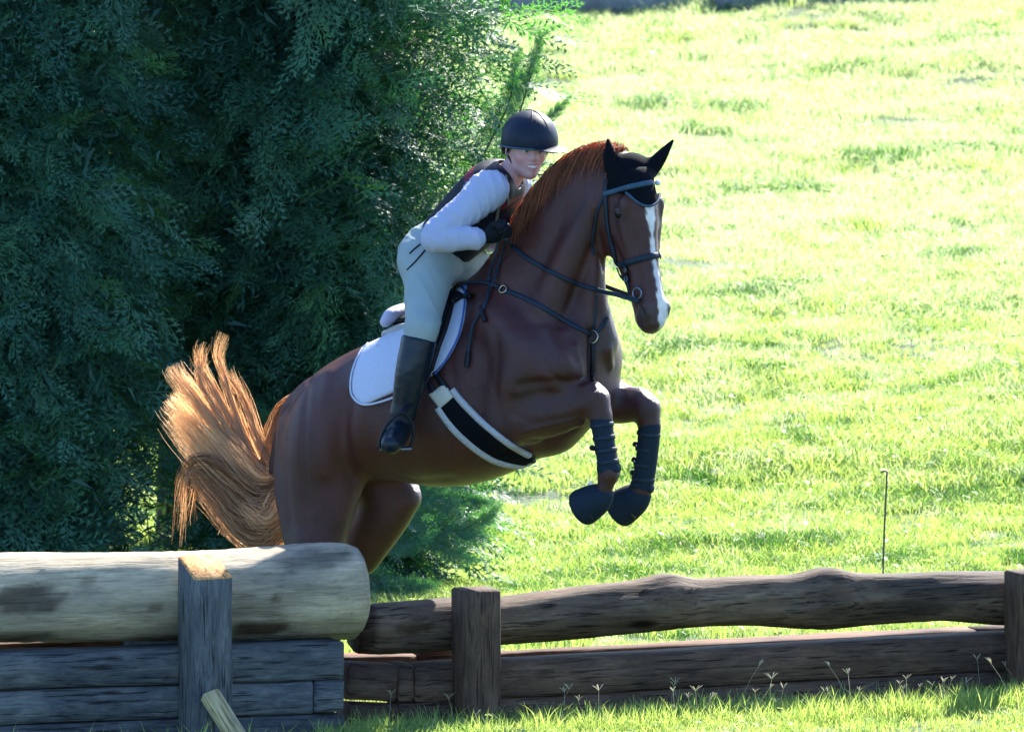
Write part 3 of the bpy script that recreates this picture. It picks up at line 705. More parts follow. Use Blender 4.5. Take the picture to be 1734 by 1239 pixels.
tie(jl, 533, 583, lambda x_: pl(x_) + .003, (1151, 1149), .128, .15, GREYW, nx=2)
tie(jl, -300, 583, lambda x_: pl(x_) + .002, (1238, 1210), .15, .15, GREYW, nx=14)
tie(jl, -300, 222, lambda x_: pl(x_) + .33, (1098, 1082), .145, .15, REDW, nx=6)
tie(jl, 225, 325, lambda x_: pl(x_) + .20, (1080, 1077), .12, .18, GREYW, nx=2)
tie(jl, 392, 490, lambda x_: pl(x_) + .17, (1080, 1078), .05, .20, GREYW, nx=2)
tie(jl, 500, 560, lambda x_: pl(x_) + .19, (1082, 1080), .07, .18, GREYW, nx=2)
# thin marker wire
mk = Q(1494, 1005, 2.6); zg = float(gh(mk[0], mk[1]))
tp = catmull([(mk[0], mk[1], zg-.05), Q(1496, 940, 2.6), Q(1502, 800, 2.6)], 12)
hk = catmull([Q(1502, 801, 2.6), Q(1501, 797, 2.6), Q(1496, 798, 2.6), Q(1491, 800, 2.6)], 6)
V, Fc = tube(np.vstack([tp, hk[1:]]), .0042, 6)
tag(link('marker_stake', mesh_np('marker_stake', V, Fc), None, simple('wire', (.10, .09, .085), rough=.5, metal=.6)), 'thin bent wire stake standing in the grass behind the dark log', 'stake')
# ------------------------------------------------------------------ the horse
HF = np.array([.848, -.53, 0]); HR = np.array([-.53, -.848, 0])      # heading, and its right side (towards the camera)
def ym(px): return .05 - .625 * ((px - 867) / 420 + .255)
def M(px, py, off=0.0): return Q(px, py, ym(px) - 1.18 * off)
H0 = Q(1074, 276, -.43); th = math.radians(31)
hf = np.array([math.sin(th), -math.cos(th), 0]); HA = nrm(hf * .19 + np.array([0.03, 0, -1])); HFF = nrm(hf - HA * (hf @ HA)); HL = np.cross(HA, HFF)
if HL[0] < 0: HL = -HL
def HP(a, f, l=0.0): return H0 + HA * a + HFF * f + HL * l
HX = [HL, HFF, HA]

def vnormals(V, Fc):
    fn = np.cross(V[Fc[:, 2]] - V[Fc[:, 0]], V[Fc[:, 3]] - V[Fc[:, 1]]); n = np.zeros_like(V)
    for i in range(4):
        for d in range(3): n[:, d] += np.bincount(Fc[:, i], fn[:, d], len(V))
    return n / (np.linalg.norm(n, axis=1)[:, None] + 1e-12)
# muscle relief: (photo-traced line on the near surface, depth (+ in, - out), width)
RELIEF = [
 (((588, 672), (580, 720), (582, 770), (600, 812)), .014, .035), (((612, 700), (604, 740), (612, 790)), -.008, .04),
 (((524, 640), (516, 700), (514, 780), (522, 860)), .006, .022), (((556, 630), (548, 700), (550, 800)), -.006, .03),
 (((486, 730), (484, 800), (492, 880)), .004, .02),
 (((838, 560), (842, 610), (838, 660), (845, 700), (856, 740)), .007, .030), (((866, 570), (876, 620), (872, 660)), -.005, .035),
 (((925, 560), (950, 600), (975, 628)), -.010, .03), (((905, 590), (930, 630), (955, 648)), .006, .02),
 (((880, 652), (920, 648), (960, 648), (990, 645)), .009, .022), (((1003, 560), (1002, 600), (1001, 640)), .022, .016),
 (((975, 590), (982, 620), (980, 640)), -.012, .022), (((1030, 590), (1034, 620)), -.010, .02),
 (((870, 700), (900, 715), (940, 712), (985, 700)), .004, .02), (((880, 735), (920, 722), (970, 712)), -.004, .012),
 (((905, 745), (940, 742), (975, 726)), .004, .02),
 (((1003, 420), (985, 470), (965, 520), (950, 550)), .012, .022), (((955, 350), (935, 410), (915, 460)), .006, .03),
 (((1012, 460), (1000, 510), (985, 560)), -.006, .02), (((890, 480), (930, 520), (960, 545)), .008, .025),
 (((760, 600), (775, 680), (790, 740)), .003, .02), (((735, 610), (748, 700), (760, 760)), .003, .02), (((640, 790), (700, 812), (760, 810)), .004, .03),
 (((600, 640), (650, 660), (690, 680)), .004, .05),
 (((1000, 665), (1012, 668)), -.004, .012), (((1022, 455), (1012, 400), (1006, 360)), .006, .012),
]
def muscle(V, Fc):
    n = vnormals(V, Fc)
    bv = BVHTree.FromPolygons([Vector(v) for v in V], [tuple(int(i) for i in q) for q in Fc])
    for pts, dep, w in RELIEF:
        L = []
        for px, py in catmull(pts, 22 * len(pts)):
            o, d = ray(px, py); loc = bv.ray_cast(o, d)[0]
            if loc is not None: L.append(loc)
        if not L: continue
        L = np.array(L); m = np.nonzero(((V > L.min(0) - 3*w) & (V < L.max(0) + 3*w)).all(1))[0]
        dd = np.sqrt(((V[m][:, None] - L[None]) ** 2).sum(2)).min(1)
        V[m] -= n[m] * (1.15 * dep * np.exp(-(dd / w) ** 2))[:, None]
    return V
def build_horse():
    f = Field((-1.28, -.95, .02), (.86, 1.05, 2.42), .0085)
    # trunk
    T = [M(572, 714), M(620, 702), M(690, 690), M(765, 682), M(840, 645), M(915, 606), M(955, 600)]
    f.chain(T, [.185, .255, .30, .338, .358, .308, .20], [.20, .26, .30, .325, .29, .225, .19], HR, k=.05, res=60)
    # withers and back
    f.chain([M(700, 585), M(770, 540), M(835, 500), M(885, 440)], [.06, .075, .085, .08], [.10, .09, .06, .06], HR, k=.10, res=10)
    # neck
    f.chain([M(900, 540), M(938, 455), M(966, 378), M(1005, 322), M(1048, 300)], [.28, .200, .165, .135, .095], [.17, .115, .095, .082, .072], HR, k=.07, res=22)
    f.chain([M(880, 430), M(906, 355), M(940, 302), M(982, 268), M(1032, 262)], [.05, .05, .045, .04, .035], [.04, .035, .03, .028, .028], HR, k=.05, res=12)
    f.chain([M(1022, 575, .0), M(1004, 500, .02), M(997, 420, .03)], [.05, .045, .045], k=.07, res=8)     # windpipe
    f.chain([M(1010, 345, .07), M(960, 440, .10), M(925, 520, .14)], [.03, .045, .05], k=.07, res=10)        # neck muscle
    # chest
    for s, px in ((1, 950), (-1, 1000)):
        f.ell(M(px, 608, s*.10), (.125, .125, .17), k=.06)
    f.chain([M(935, 715, 0), M(985, 672, 0)], [.118, .088], [.13, .14], HR, k=.08)
    # near shoulder blade, shoulder point and upper arm
    f.chain([M(830, 535, .17), M(885, 590, .215), M(940, 625, .20)], [.075, .09, .085], k=.07, res=8)
    f.chain([M(880, 640, .22), M(858, 700, .20)], [.10, .085], k=.07)                                         # triceps
    # near foreleg
    f.chain([M(872, 712, .19), M(905, 702, .185), M(960, 692, .165), M(1004, 676, .155)], [.10, .098, .074, .056], k=.045, res=12)
    f.chain([M(900, 668, .20), M(1000, 655, .165)], [.03, .022], k=.03)
    f.chain([M(900, 735, .18), M(985, 716, .15)], [.03, .016], k=.03)
    kn = M(1010, 676, .155); kn2 = M(1018, 704, .155)
    f.chain([M(1003, 664, .155), kn, kn2], [.043, .054, .044], k=.03)
    f.chain([kn2, M(1024, 750, .155), M(1031, 796, .155)], [.040, .033, .036], k=.02)
    f.ell(M(1031, 800, .155), .042, k=.02)
    f.chain([M(1031, 800, .155), M(1022, 834, .155), M(1008, 850, .15)], [.038, .032, .04], k=.02)
    # far foreleg
    f.chain([M(968, 650, -.15), M(1035, 682, -.155), M(1088, 688, -.155)], [.10, .082, .056], k=.045, res=12)
    f.chain([M(1030, 660, -.155), M(1085, 668, -.155)], [.03, .022], k=.03)
    f.chain([M(1084, 680, -.155), M(1096, 692, -.155), M(1099, 714, -.155)], [.045, .056, .044], k=.03)
    f.chain([M(1099, 714, -.155), M(1096, 770, -.155), M(1087, 822, -.155)], [.042, .036, .038], k=.02)
    f.ell(M(1086, 828, -.155), .043, k=.02)
    f.chain([M(1086, 828, -.155), M(1072, 848, -.155)], [.038, .042], k=.02)
    # near hindquarter and leg
    f.ell(M(553, 742, .13), (.155, .20, .205), k=.07)
    f.chain([M(574, 686, .13), M(545, 765, .16), M(540, 850, .165), M(538, 915, .165)], [.150, .162, .138, .115], [.14, .14, .11, .09], HR, k=.05, res=40)
    f.chain([M(588, 800, .13), M(572, 860, .16), M(552, 920, .165)], [.08, .065, .05], k=.05, res=6)
    f.chain([M(498, 720, .10), M(492, 820, .15), M(505, 910, .165)], [.07, .07, .06], k=.05, res=6)
    f.chain([M(538, 915, .165), M(515, 975, .165), M(500, 1010, .165)], [.105, .062, .058], k=.03, res=6)
    f.chain([M(496, 1006, .165), M(478, 1070, .165), M(466, 1112, .165)], [.05, .034, .04], k=.02, res=5)
    f.chain([M(466, 1112, .165), M(470, 1140, .165)], [.038, .042], k=.02)
    # far hindquarter and leg
    f.chain([M(590, 690, -.14), M(640, 790, -.15), M(652, 850, -.15), M(620, 912, -.15), M(600, 955, -.15)], [.17, .15, .118, .095, .062], k=.05, res=40)
    f.chain([M(640, 800, -.15), M(688, 842, -.15), M(645, 912, -.15), M(618, 950, -.15)], [.06, .062, .05, .05], k=.04)
    f.chain([M(598, 952, -.15), M(584, 1005, -.15)], [.055, .052], k=.03, res=4)
    f.chain([M(582, 1003, -.15), M(566, 1070, -.15), M(556, 1108, -.15)], [.046, .034, .04], k=.02, res=4)
    f.chain([M(556, 1108, -.15), M(560, 1135, -.15)], [.038, .042], k=.02)
    # dock of the tail
    f.chain([M(535, 665, 0), M(503, 684, 0), M(486, 710, 0), M(474, 750, 0), M(462, 800, 0)], [.07, .05, .042, .035, .02], k=.03, res=10)
    # head
    hc = [(.035, -.06, .075, .072), (.10, -.055, .102, .088), (.19, -.07, .125, .098), (.28, -.08, .122, .094), (.38, -.065, .104, .076),
          (.48, -.040, .088, .064), (.57, -.026, .078, .058), (.615, -.028, .064, .056), (.635, -.032, .050, .046)]
    f.chain([HP(a, c) for a, c, _, _ in hc], [r for _, _, r, _ in hc], [w for _, _, _, w in hc], HL, k=.04, res=26)
    f.chain([HP(.06, .02), HP(.2, .035), HP(.38, .018), HP(.55, .018)], [.035, .034, .024, .022], [.06, .05, .028, .024], HL, k=.03, res=10)
    for s in (-1, 1):
        f.ell(HP(.235, -.13, s*.052), (.042, .095, .115), HX, k=.035)                       # jowl
        f.chain([HP(.185, -.01, s*.084), HP(.27, -.01, s*.075), HP(.40, -.01, s*.048)], [.022, .018, .010], k=.022, res=8)   # cheek ridge
        f.chain([HP(.13, .005, s*.075), HP(.165, .022, s*.082), HP(.205, .01, s*.086)], [.02, .019, .014], k=.018, res=5)   # brow
        f.ell(HP(.10, .0, s*.085), (.018, .026, .03), HX, k=.03, mode='sub')                # hollow above eye
        f.ell(HP(.195, -.012, s*.108), (.020, .022, .016), HX, k=.012, mode='sub')          # socket
        f.chain([HP(.30, .025, s*.075), HP(.48, .01, s*.062)], [.012, .012], k=.03, mode='sub')
        f.chain([HP(.30, -.09, s*.10), HP(.45, -.055, s*.068)], [.010, .010], k=.03, mode='sub')
        f.ell(HP(.59, .02, s*.046), (.024, .028, .038), HX, k=.02)                          # nostril wing
        f.ell(HP(.598, .022, s*.068), (.017, .015, .024), HX, k=.006, mode='sub')
        f.chain([HP(.585, -.045, s*.045), HP(.645, -.035, s*.02)], [.004, .005], k=.010, mode='sub')   # mouth line
    f.ell(HP(.638, .0), (.042, .04, .030), HX, k=.02)                                    # upper lip
    f.ell(HP(.615, -.075), (.032, .028, .030), HX, k=.025)                                  # chin
    f.chain([HP(.64, -.035, -.05), HP(.655, -.03, 0), HP(.64, -.035, .05)], [.004, .004, .004], k=.012, mode='sub')
    # ears
    for b, m_, t in EARS:
        f.chain([b, m_, t], [.030, .029, .004], [.022, .020, .003], HFF, k=.02, res=8)
    V, Fc = f.mesh('horse_body', 4)
    V = muscle(V, Fc)
    # coat markings
    d = V - H0; a = d @ HA; ff = d @ HFF; l = d @ HL
    base = np.array([.046, .0105, .0074]); C = np.tile(base, (len(V), 1))
    z = V[:, 2]
    def near(p, r): return np.exp(-((V - p) ** 2).sum(1) / (r * r))
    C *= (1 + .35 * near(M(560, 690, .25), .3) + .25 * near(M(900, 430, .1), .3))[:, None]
    head = (a > .02) & (a < .72) & (ff > -.3) & (abs(l) < .16) & (V[:, 0] > .25)
    C[head] = C[head] * np.array([1.15, 1.1, 1.0])
    w = np.interp(a, [.12, .16, .22, .30, .42, .50, .58, .64, .69], [.0, .028, .022, .011, .012, .017, .026, .03, .0])
    wob = .003 * np.sin(a * 60) + .002 * np.sin(a * 143)
    lc = np.interp(a, [.1, .4, .55, .65], [.004, .006, .016, .022])
    bl = np.clip((w + wob - abs(l - lc)) / .005, 0, 1) * (ff > .0) * head * (a > .125)
    mz = np.clip((a - .53) / .06, 0, 1) * head
    C = C * (1 - .55 * mz[:, None]) + np.array([.045, .032, .032]) * (.55 * mz[:, None])
    C = C * (1 - bl[:, None]) + np.array([.72, .70, .68]) * bl[:, None]
    for s in (-1, 1):
        e = np.exp(-(((a - .598) / .022) ** 2 + ((ff - .026) / .016) ** 2 + ((l - s*.062) / .02) ** 2) * 1.2); C = C * (1 - .85 * e[:, None])
        e = np.exp(-(((a - .195) / .034) ** 2 + ((ff + .010) / .034) ** 2 + ((l - s*.095) / .03) ** 2)); C = C * (1 - .8 * e[:, None])
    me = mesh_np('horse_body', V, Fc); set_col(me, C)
    return me, V, Fc
EARS = [(Q(1044, 303, -.43), Q(1035, 272, -.435), Q(1030, 240, -.43)), (Q(1096, 296, -.40), Q(1114, 272, -.40), Q(1138, 240, -.385))]
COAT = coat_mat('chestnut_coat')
horse = empty('horse', tuple(Q(560, 1150, .35))); tag(horse, 'chestnut horse with white blaze leaping over the dark log rail', 'horse')
hme, HV, HFc = build_horse(); body = link('body', hme, horse, COAT)
BVH = BVHTree.FromPolygons([Vector(v) for v in HV], [tuple(int(i) for i in q) for q in HFc])
def hit(px, py, off=0.004):
    o, d = ray(px, py); loc, n, i, t = BVH.ray_cast(o, d)
    if loc is None or t > 43:
        g = Vector(Q(px, py, ym(px) - .2)); loc, n, i, t = BVH.find_nearest(g)
    if n.dot(d) > 0: n = -n
    return np.array(loc + n * off), np.array(n)
EYEM = simple('eye_dark', (.012, .007, .005), rough=.22, bmp=0, spec=.3)
for s in (-1, 1):
    f = Field(HP(.195, -.01, s*.088) - .04, HP(.195, -.01, s*.088) + .04, .003)
    f.ell(HP(.195, -.010, s*.083), (.025, .030, .025), HX, k=0); V, Fc = f.mesh('e', 1)
    link('eye', mesh_np('eye', V, Fc), horse, EYEM)
    f = Field(HP(.19, -.01, s*.088) - .05, HP(.19, -.01, s*.088) + .05, .003)
    f.chain([HP(.198, -.032, s*.092), HP(.180, -.014, s*.100), HP(.186, .010, s*.094)], [.006, .008, .006], k=0, res=8)
    V, Fc = f.mesh('e', 1); me = mesh_np('eyelid', V, Fc); set_col(me, np.tile([.07, .028, .018], (len(V), 1))); link('eyelid', me, horse, COAT)

HOOFM = simple('hoof_horn', (.035, .028, .024), rough=.55, scale=60, bmp=.4, stretch=(1, 1, .2))
def hoof(c, t, up, w=.062, ln=.085):
    """c coronet centre, t direction from coronet to sole, up = toe direction"""
    t = nrm(t); toe = nrm(up - t * (np.asarray(up) @ t)); sd_ = np.cross(t, toe); V = []; K = 20
    for lv, (q, rr, sh) in enumerate(((0, .80, 0), (.12, .86, .004), (.55, .97, .014), (.95, 1.08, .026), (1.0, 1.06, .026), (1.0, .8, .026), (.9, .55, .02))):
        for i in range(K):
            an = 2*math.pi*i/K; x = math.cos(an); y = math.sin(an); back = .82 if x < -.5 else 1
            V.append(c + t * (ln * q * (1 - .25 * (x < 0) * (-x))) + toe * (x * w * rr * 1.1 * back + sh) + sd_ * (y * w * rr))
    Fc = [(l*K+i, l*K+(i+1) % K, (l+1)*K+(i+1) % K, (l+1)*K+i) for l in range(6) for i in range(K)]
    V = np.array(V); c2 = len(V); V = np.vstack([V, V[-K:].mean(0)])
    o = 6*K
    for i in range(0, K, 2): Fc.append((o+i, o+(i+1) % K, o+(i+2) % K, c2))
    return mesh_np('hoof', V, np.array(Fc))
HOOVES = [(M(1008, 846, .15), nrm(np.array([-.85, -.1, -.5])), np.array([.35, -.2, -.9])),
          (M(1074, 846, -.155), nrm(np.array([-.75, -.1, -.62])), np.array([.4, -.2, -.9])),
          (M(470, 1142, .165), np.array([.1, 0, -1.]), np.array([.848, -.53, 0.])),
          (M(560, 1137, -.15), np.array([.1, 0, -1.]), np.array([.848, -.53, 0.]))]
for i_, (c, t, up) in enumerate(HOOVES): link('hoof', hoof(c, t, up,   .033 if i_ < 2 else .062, .050 if i_ < 2 else .085), horse, HOOFM)

# ---- hair: guide curves are filled with strands
TAILM = hair_mat('tail_hair', (.34, .15, .06), (1.0, .84, .62), .72); MANEM = hair_mat('mane_hair', (.11, .032, .014), (.75, .30, .13), .6)
def fill(gl, s=12):
    Gs, Rs, Cs = [], [], []
    for pts, deps, n, w0, w1, r, shade in gl:
        n = int(n*1.7); r *= .62; w1 *= 1.4; shade = shade*.8 + .2
        P = catmull([Q(px, py, y) for (px, py), y in zip(pts, deps)], s)
        tg = np.gradient(P, axis=0); tg /= np.linalg.norm(tg, axis=1)[:, None]
        a = np.cross(tg, [0, 1, 0]); a /= np.linalg.norm(a, axis=1)[:, None] + 1e-9; b = np.cross(tg, a)
        for _ in range(n):
            u, v = rng.normal(size=2) * .5; t = np.linspace(0, 1, s); wd = (w0 + (w1 - w0) * t) * (1 - .35 * t ** 4)
            ln = 1.04 - .6 * rng.uniform() ** 1.2; tt = t * ln
            Pi = np.stack([np.interp(tt, t, P[:, d]) for d in range(3)], 1)
            ph = rng.uniform(0, 6.3, 2); wv = .004 * t[:, None] * (np.sin(t * rng.uniform(5, 11) + ph[0])[:, None] * a + np.sin(t * 8 + ph[1])[:, None] * b)
            fl = (u * a + v * .7 * b) * wd[:, None]
            Gs.append(Pi + fl + wv + a * (rng.normal() * .017 * t ** 2)[:, None]); Rs.append(r * rng.uniform(.6, 1.3) * (1 - .8 * t ** 2))
            Cs.append(np.full(s, np.clip(shade + rng.normal() * .22, 0, 1)))
    G, R, Cc = np.array(Gs), np.array(Rs), np.array(Cs)
    V, Fc = strands(G, 0, R, Cc); return V, Fc, np.repeat(Cc[:, :, None], 3, 2).ravel()
tail_g = [
 (((506, 668), (478, 696), (464, 745), (448, 800), (430, 815)), (.55, .58, .6, .6, .6), 120, .015, .05, .0022, .15),
 (((470, 790), (440, 790), (405, 715), (380, 640), (368, 600), (381, 565)), (.58, .6, .62, .64, .66, .68), 60, .022, .003, .0021, .55),
 (((468, 800), (430, 780), (385, 700), (352, 640), (336, 610), (345, 578)), (.58, .6, .62, .64, .66, .68), 60, .022, .004, .0021, .6),
 (((468, 800), (425, 790), (370, 700), (335, 640), (342, 610), (340, 590)), (.58, .6, .62, .64, .66, .68), 50, .022, .003, .0021, .6),
 (((470, 810), (430, 800), (375, 730), (325, 665), (300, 635), (292, 618)), (.58, .6, .62, .64, .68, .7), 170, .04, .03, .0022, .7),
 (((470, 820), (425, 820), (365, 755), (315, 700), (288, 672)), (.58, .6, .62, .66, .7), 320, .05, .06, .0022, .85),
 (((470, 830), (420, 830), (365, 785), (322, 735), (296, 700)), (.58, .6, .62, .66, .7), 320, .05, .06, .0022, .9),
 (((470, 835), (430, 840), (380, 810), (340, 770), (318, 745)), (.58, .6, .62, .66, .7), 220, .05, .05, .0022, .8),
 (((470, 800), (445, 760), (420, 690), (400, 650), (385, 628)), (.58, .6, .62, .64, .66), 60, .03, .014, .0021, .45),
 (((470, 810), (435, 815), (390, 770), (362, 735)), (.52, .52, .55, .6), 160, .05, .05, .0022, .6),
 (((474, 815), (440, 832), (400, 800), (345, 772), (315, 790), (308, 840)), (.50, .50, .52, .56, .6, .6), 80, .03, .01, .0021, .12),
 (((476, 840), (440, 862), (410, 852), (370, 810), (332, 800)), (.5, .5, .54, .58, .6), 200, .05, .05, .0022, .3),
 (((480, 860), (450, 895), (420, 890), (390, 850), (350, 800), (325, 805)), (.5, .5, .54, .58, .6, .6), 260, .07, .05, .0022, .1),
 (((480, 880), (455, 920), (425, 915), (385, 880), (345, 830), (328, 800)), (.5, .5, .54, .58, .6, .6), 200, .06, .025, .0022, .35),
 (((478, 850), (455, 880), (430, 868), (410, 850)), (.48, .46, .48, .5), 160, .06, .03, .0022, .7),
 (((345, 790), (318, 800), (308, 850), (303, 925)), (.6, .6, .6, .6), 24, .02, .016, .0019, .3),
 (((352, 800), (335, 805), (326, 850), (322, 890)), (.6, .6, .6, .6), 14, .012, .014, .0019, .3),
 (((430, 870), (395, 875), (385, 895), (410, 925)), (.6, .6, .6, .6), 40, .02, .02, .002, .6),
]
V, Fc, cc = fill(tail_g, 10); me = mesh_np('tail', V, Fc); set_rnd(me, cc); link('tail', me, horse, TAILM)
# mane
crest = catmull([Q(px, py, ym(px)) for px, py in ((826, 448), (862, 405), (884, 358), (915, 312), (948, 280), (985, 256), (1025, 244), (1056, 254))], 60)
Gs, Rs, Cs = [], [], []
for i in range(5200):
    t = rng.uniform(0, 59); k = int(t); p = crest[k] + (crest[min(k+1, 59)] - crest[k]) * (t - k)
    tg = nrm(crest[min(k+2, 59)] - crest[max(k-2, 0)]); up = nrm(np.cross(tg, HR)); up = up if up[2] > 0 else -up
    near_ = rng.uniform() < .66; ln = rng.uniform(.07, .15) * (1 if near_ else .7); s = np.linspace(0, 1, 9)
    p = p + up * rng.uniform(-.03, .005) + HR * rng.uniform(-.025, .03)
    side = HR * (1 if near_ else -1)
    dirv = -tg * rng.uniform(.1, .5)
    lift = rng.uniform(.2, 1.0) * (.5 + 1.3 * t / 59)
    c = p + up * (.026 * lift * np.sin(np.minimum(s * 1.9, 2.6)))[:, None] + side * (ln * .42 * s ** .9)[:, None] + np.array([0, 0, -1]) * (ln * .95 * s ** 1.9)[:, None] + dirv * (ln * s ** 1.5)[:, None]
    c += rng.normal(size=3) * .011 * s[:, None] ** 1.5
    Gs.append(c); Rs.append(.0016 * (1 - .75 * s ** 2)); Cs.append(np.full(9, np.clip(.45 + rng.normal() * .25, 0, 1)))
G = np.array(Gs); Cc = np.array(Cs); V, Fc = strands(G, 0, np.array(Rs), Cc)
me = mesh_np('mane', V, Fc); set_rnd(me, np.repeat(Cc[:, :, None], 3, 2).ravel()); link('mane', me, horse, MANEM)
# ------------------------------------------------------------------ tack
LEA = simple('navy_leather', (.010, .020, .034), rough=.5, spec=.22, scale=60, bmp=.2)
LEAB = simple('black_leather', (.007, .008, .012), rough=.45, spec=.2, scale=50, bmp=.2)
LEABR = simple('dark_brown_leather', (.012, .009, .009), rough=.5, spec=.18, scale=40, bmp=.3)
METAL = simple('brass_fitting', (.45, .40, .30), rough=.25, metal=1, bmp=0)
STEEL = simple('steel', (.18, .20, .24), rough=.35, metal=1, bmp=0)
WHITEC = simple('white_quilted_cotton', (.46, .49, .60), rough=.85, var=.10, scale=90, bmp=.8, bd=.006)
FLEECE = simple('white_fleece', (.52, .51, .52), rough=.95, var=.3, scale=140, bmp=1, bd=.012)
GREYF = simple('lavender_grey_seat', (.42, .39, .50), rough=.5, var=.1, scale=20)
BLUEP = simple('blue_piping', (.03, .09, .33), rough=.6)
PALEB = simple('pale_blue_piping', (.03, .07, .11), spec=.25, rough=.5)
KNIT = simple('black_knit', (.004, .005, .008), rough=.9, spec=.08, scale=200, bmp=.8)
NEO = simple('navy_neoprene', (.010, .020, .034), spec=.15, rough=.7, scale=120, bmp=.6, var=.3)
def bvh_of(V, Fc): return BVHTree.FromPolygons([Vector(v) for v in V], [tuple(int(i) for i in q) for q in Fc])
def hitb(px, py, off=0.004, bv=None, gd=None):
    o, d = ray(px, py); b = bv or BVH; loc, n, i, t = b.ray_cast(o, d)
    if loc is None or t > 42.5:
        y0 = gd if gd is not None else ym(px) - .25
        loc, n, i, t = b.find_nearest(Vector(Q(px, py, y0)))
    if n.dot(d) > 0 and loc is not None: n = -n
    return np.array(loc + n * off), np.array(n)
def strap(name, root, pts, W, T, mat_, n=30, off=.002, bv=None, gd=None, smoothn=2):
    H_ = [hitb(px, py, off, bv, gd) for px, py in catmull(pts, n)]
    P = np.array([h[0] for h in H_]); Nn = np.array([h[1] for h in H_])
    for _ in range(smoothn):
        P[1:-1] = (P[:-2] + P[2:] + 2*P[1:-1]) / 4; Nn[1:-1] = (Nn[:-2] + Nn[2:] + Nn[1:-1]) / 3
    V, Fc = sweep(P, W, T, Nn); return link(name, mesh_np(name, V, Fc), root, mat_)
def patch(name, root, rows, mat_, nu=24, nv=24, off=.004, thick=.008, bv=None, gd=None, mirror=False, edge=.004, puff=0.0):
    Lc = catmull([r[0] for r in rows], nv); Rc = catmull([r[1] for r in rows], nv); P = np.zeros((nv, nu, 3)); Nn = np.zeros((nv, nu, 3))
    for i in range(nv):
        for j in range(nu):
            q = Lc[i] + (Rc[i] - Lc[i]) * j / (nu - 1); P[i, j], Nn[i, j] = hitb(q[0], q[1], off, bv, gd)
    for _ in range(2):
        P[1:-1, 1:-1] = (P[:-2, 1:-1] + P[2:, 1:-1] + P[1:-1, :-2] + P[1:-1, 2:] + 2*P[1:-1, 1:-1]) / 6
        Nn[1:-1, 1:-1] = (Nn[:-2, 1:-1] + Nn[2:, 1:-1] + Nn[1:-1, :-2] + Nn[1:-1, 2:] + Nn[1:-1, 1:-1]) / 5
    u = np.minimum(np.arange(nu), np.arange(nu)[::-1]); v_ = np.minimum(np.arange(nv), np.arange(nv)[::-1])
    e = np.minimum(np.minimum(u[None, :], v_[:, None]) / 2.0, 1); T = thick * (.35 + .65 * np.sqrt(e)); T = T + puff * np.sin(np.pi * np.linspace(0, 1, nu))[None, :] * np.sin(np.pi * np.linspace(0, 1, nv))[:, None]
    top = P + Nn * T[..., None]; bot = P - Nn * .006
    V = np.vstack([top.reshape(-1, 3), bot.reshape(-1, 3)]); I = np.arange(nu*nv).reshape(nv, nu); o = nu*nv
    Fc = [np.stack([I[:-1, :-1], I[:-1, 1:], I[1:, 1:], I[1:, :-1]], -1).reshape(-1, 4)]; Fc.append(Fc[0][:, ::-1] + o)
    b = list(I[0, :]) + list(I[1:, -1]) + list(I[-1, -2::-1]) + list(I[-2:0:-1, 0]); b = np.array(b); b2 = np.roll(b, -1)
    Fc.append(np.stack([b2, b, b + o, b2 + o], -1)); Fc = np.vstack(Fc)
    if mirror:
        m0 = M(760, 600, 0); d = ((V - m0) @ HR); V2 = V - 2 * d[:, None] * HR; n0 = len(V); F2 = Fc[:, ::-1] + n0
        t0, t1 = I[0], I[0] + n0; mid = []; V = np.vstack([V, V2]); 
        A_, B_ = V[t0], V[t1]; C_ = (A_ + B_)/2; C_[:, 2] = np.maximum(A_[:, 2], B_[:, 2]) + .02
        nb_ = len(V); V = np.vstack([V, C_]); c = np.arange(nb_, nb_ + nu)
        F3 = np.stack([t0[:-1], t0[1:], c[1:], c[:-1]], -1); F4 = np.stack([c[:-1], c[1:], t1[1:], t1[:-1]], -1); Fc = np.vstack([Fc, F2, F3, F4])
    return link(name, mesh_np(name, V, Fc), root, mat_)
def sdf(name, root, pts, mat_, h, fn, pad=.02, relax=2, colf=None):
    pts = np.asarray(pts); f = Field(pts.min(0) - pad, pts.max(0) + pad, h); fn(f); V, Fc = f.mesh(name, relax)
    me = mesh_np(name, V, Fc)
    if colf is not None: set_col(me, colf(V))
    return link(name, me, root, mat_), V, Fc
def ring(c, n, r, t, K=20):
    a = nrm(np.cross(n, [0.3, .1, 1])); b = np.cross(nrm(n), a); A_ = np.linspace(0, 2*math.pi, K + 1)
    return tube(np.array([c + (a*math.cos(x) + b*math.sin(x)) * r for x in A_]), t, 6, False)
# saddle pad
pad = empty('saddle_pad', tuple(M(700, 600, .3))); tag(pad, 'white quilted saddle pad with blue edging lying under the saddle', 'saddle pad')
pad_rows = [((630, 574), (790, 482)), ((612, 598), (790, 515)), ((600, 630), (784, 553)), ((597, 655), (772, 585)), ((603, 675), (756, 612)), ((618, 686), (738, 634))]
patch('cloth', pad, pad_rows, WHITEC, 40, 30, .004, .010, mirror=True)
strap('edging', pad, [(790, 484), (791, 515), (785, 553), (773, 585), (757, 612), (739, 634)], .009, .004, BLUEP, 40, .012)
strap('edging', pad, [(630, 576), (612, 600), (600, 630), (597, 655), (603, 675), (620, 686), (660, 677), (700, 660)], .009, .004, WHITEC, 40, .012)
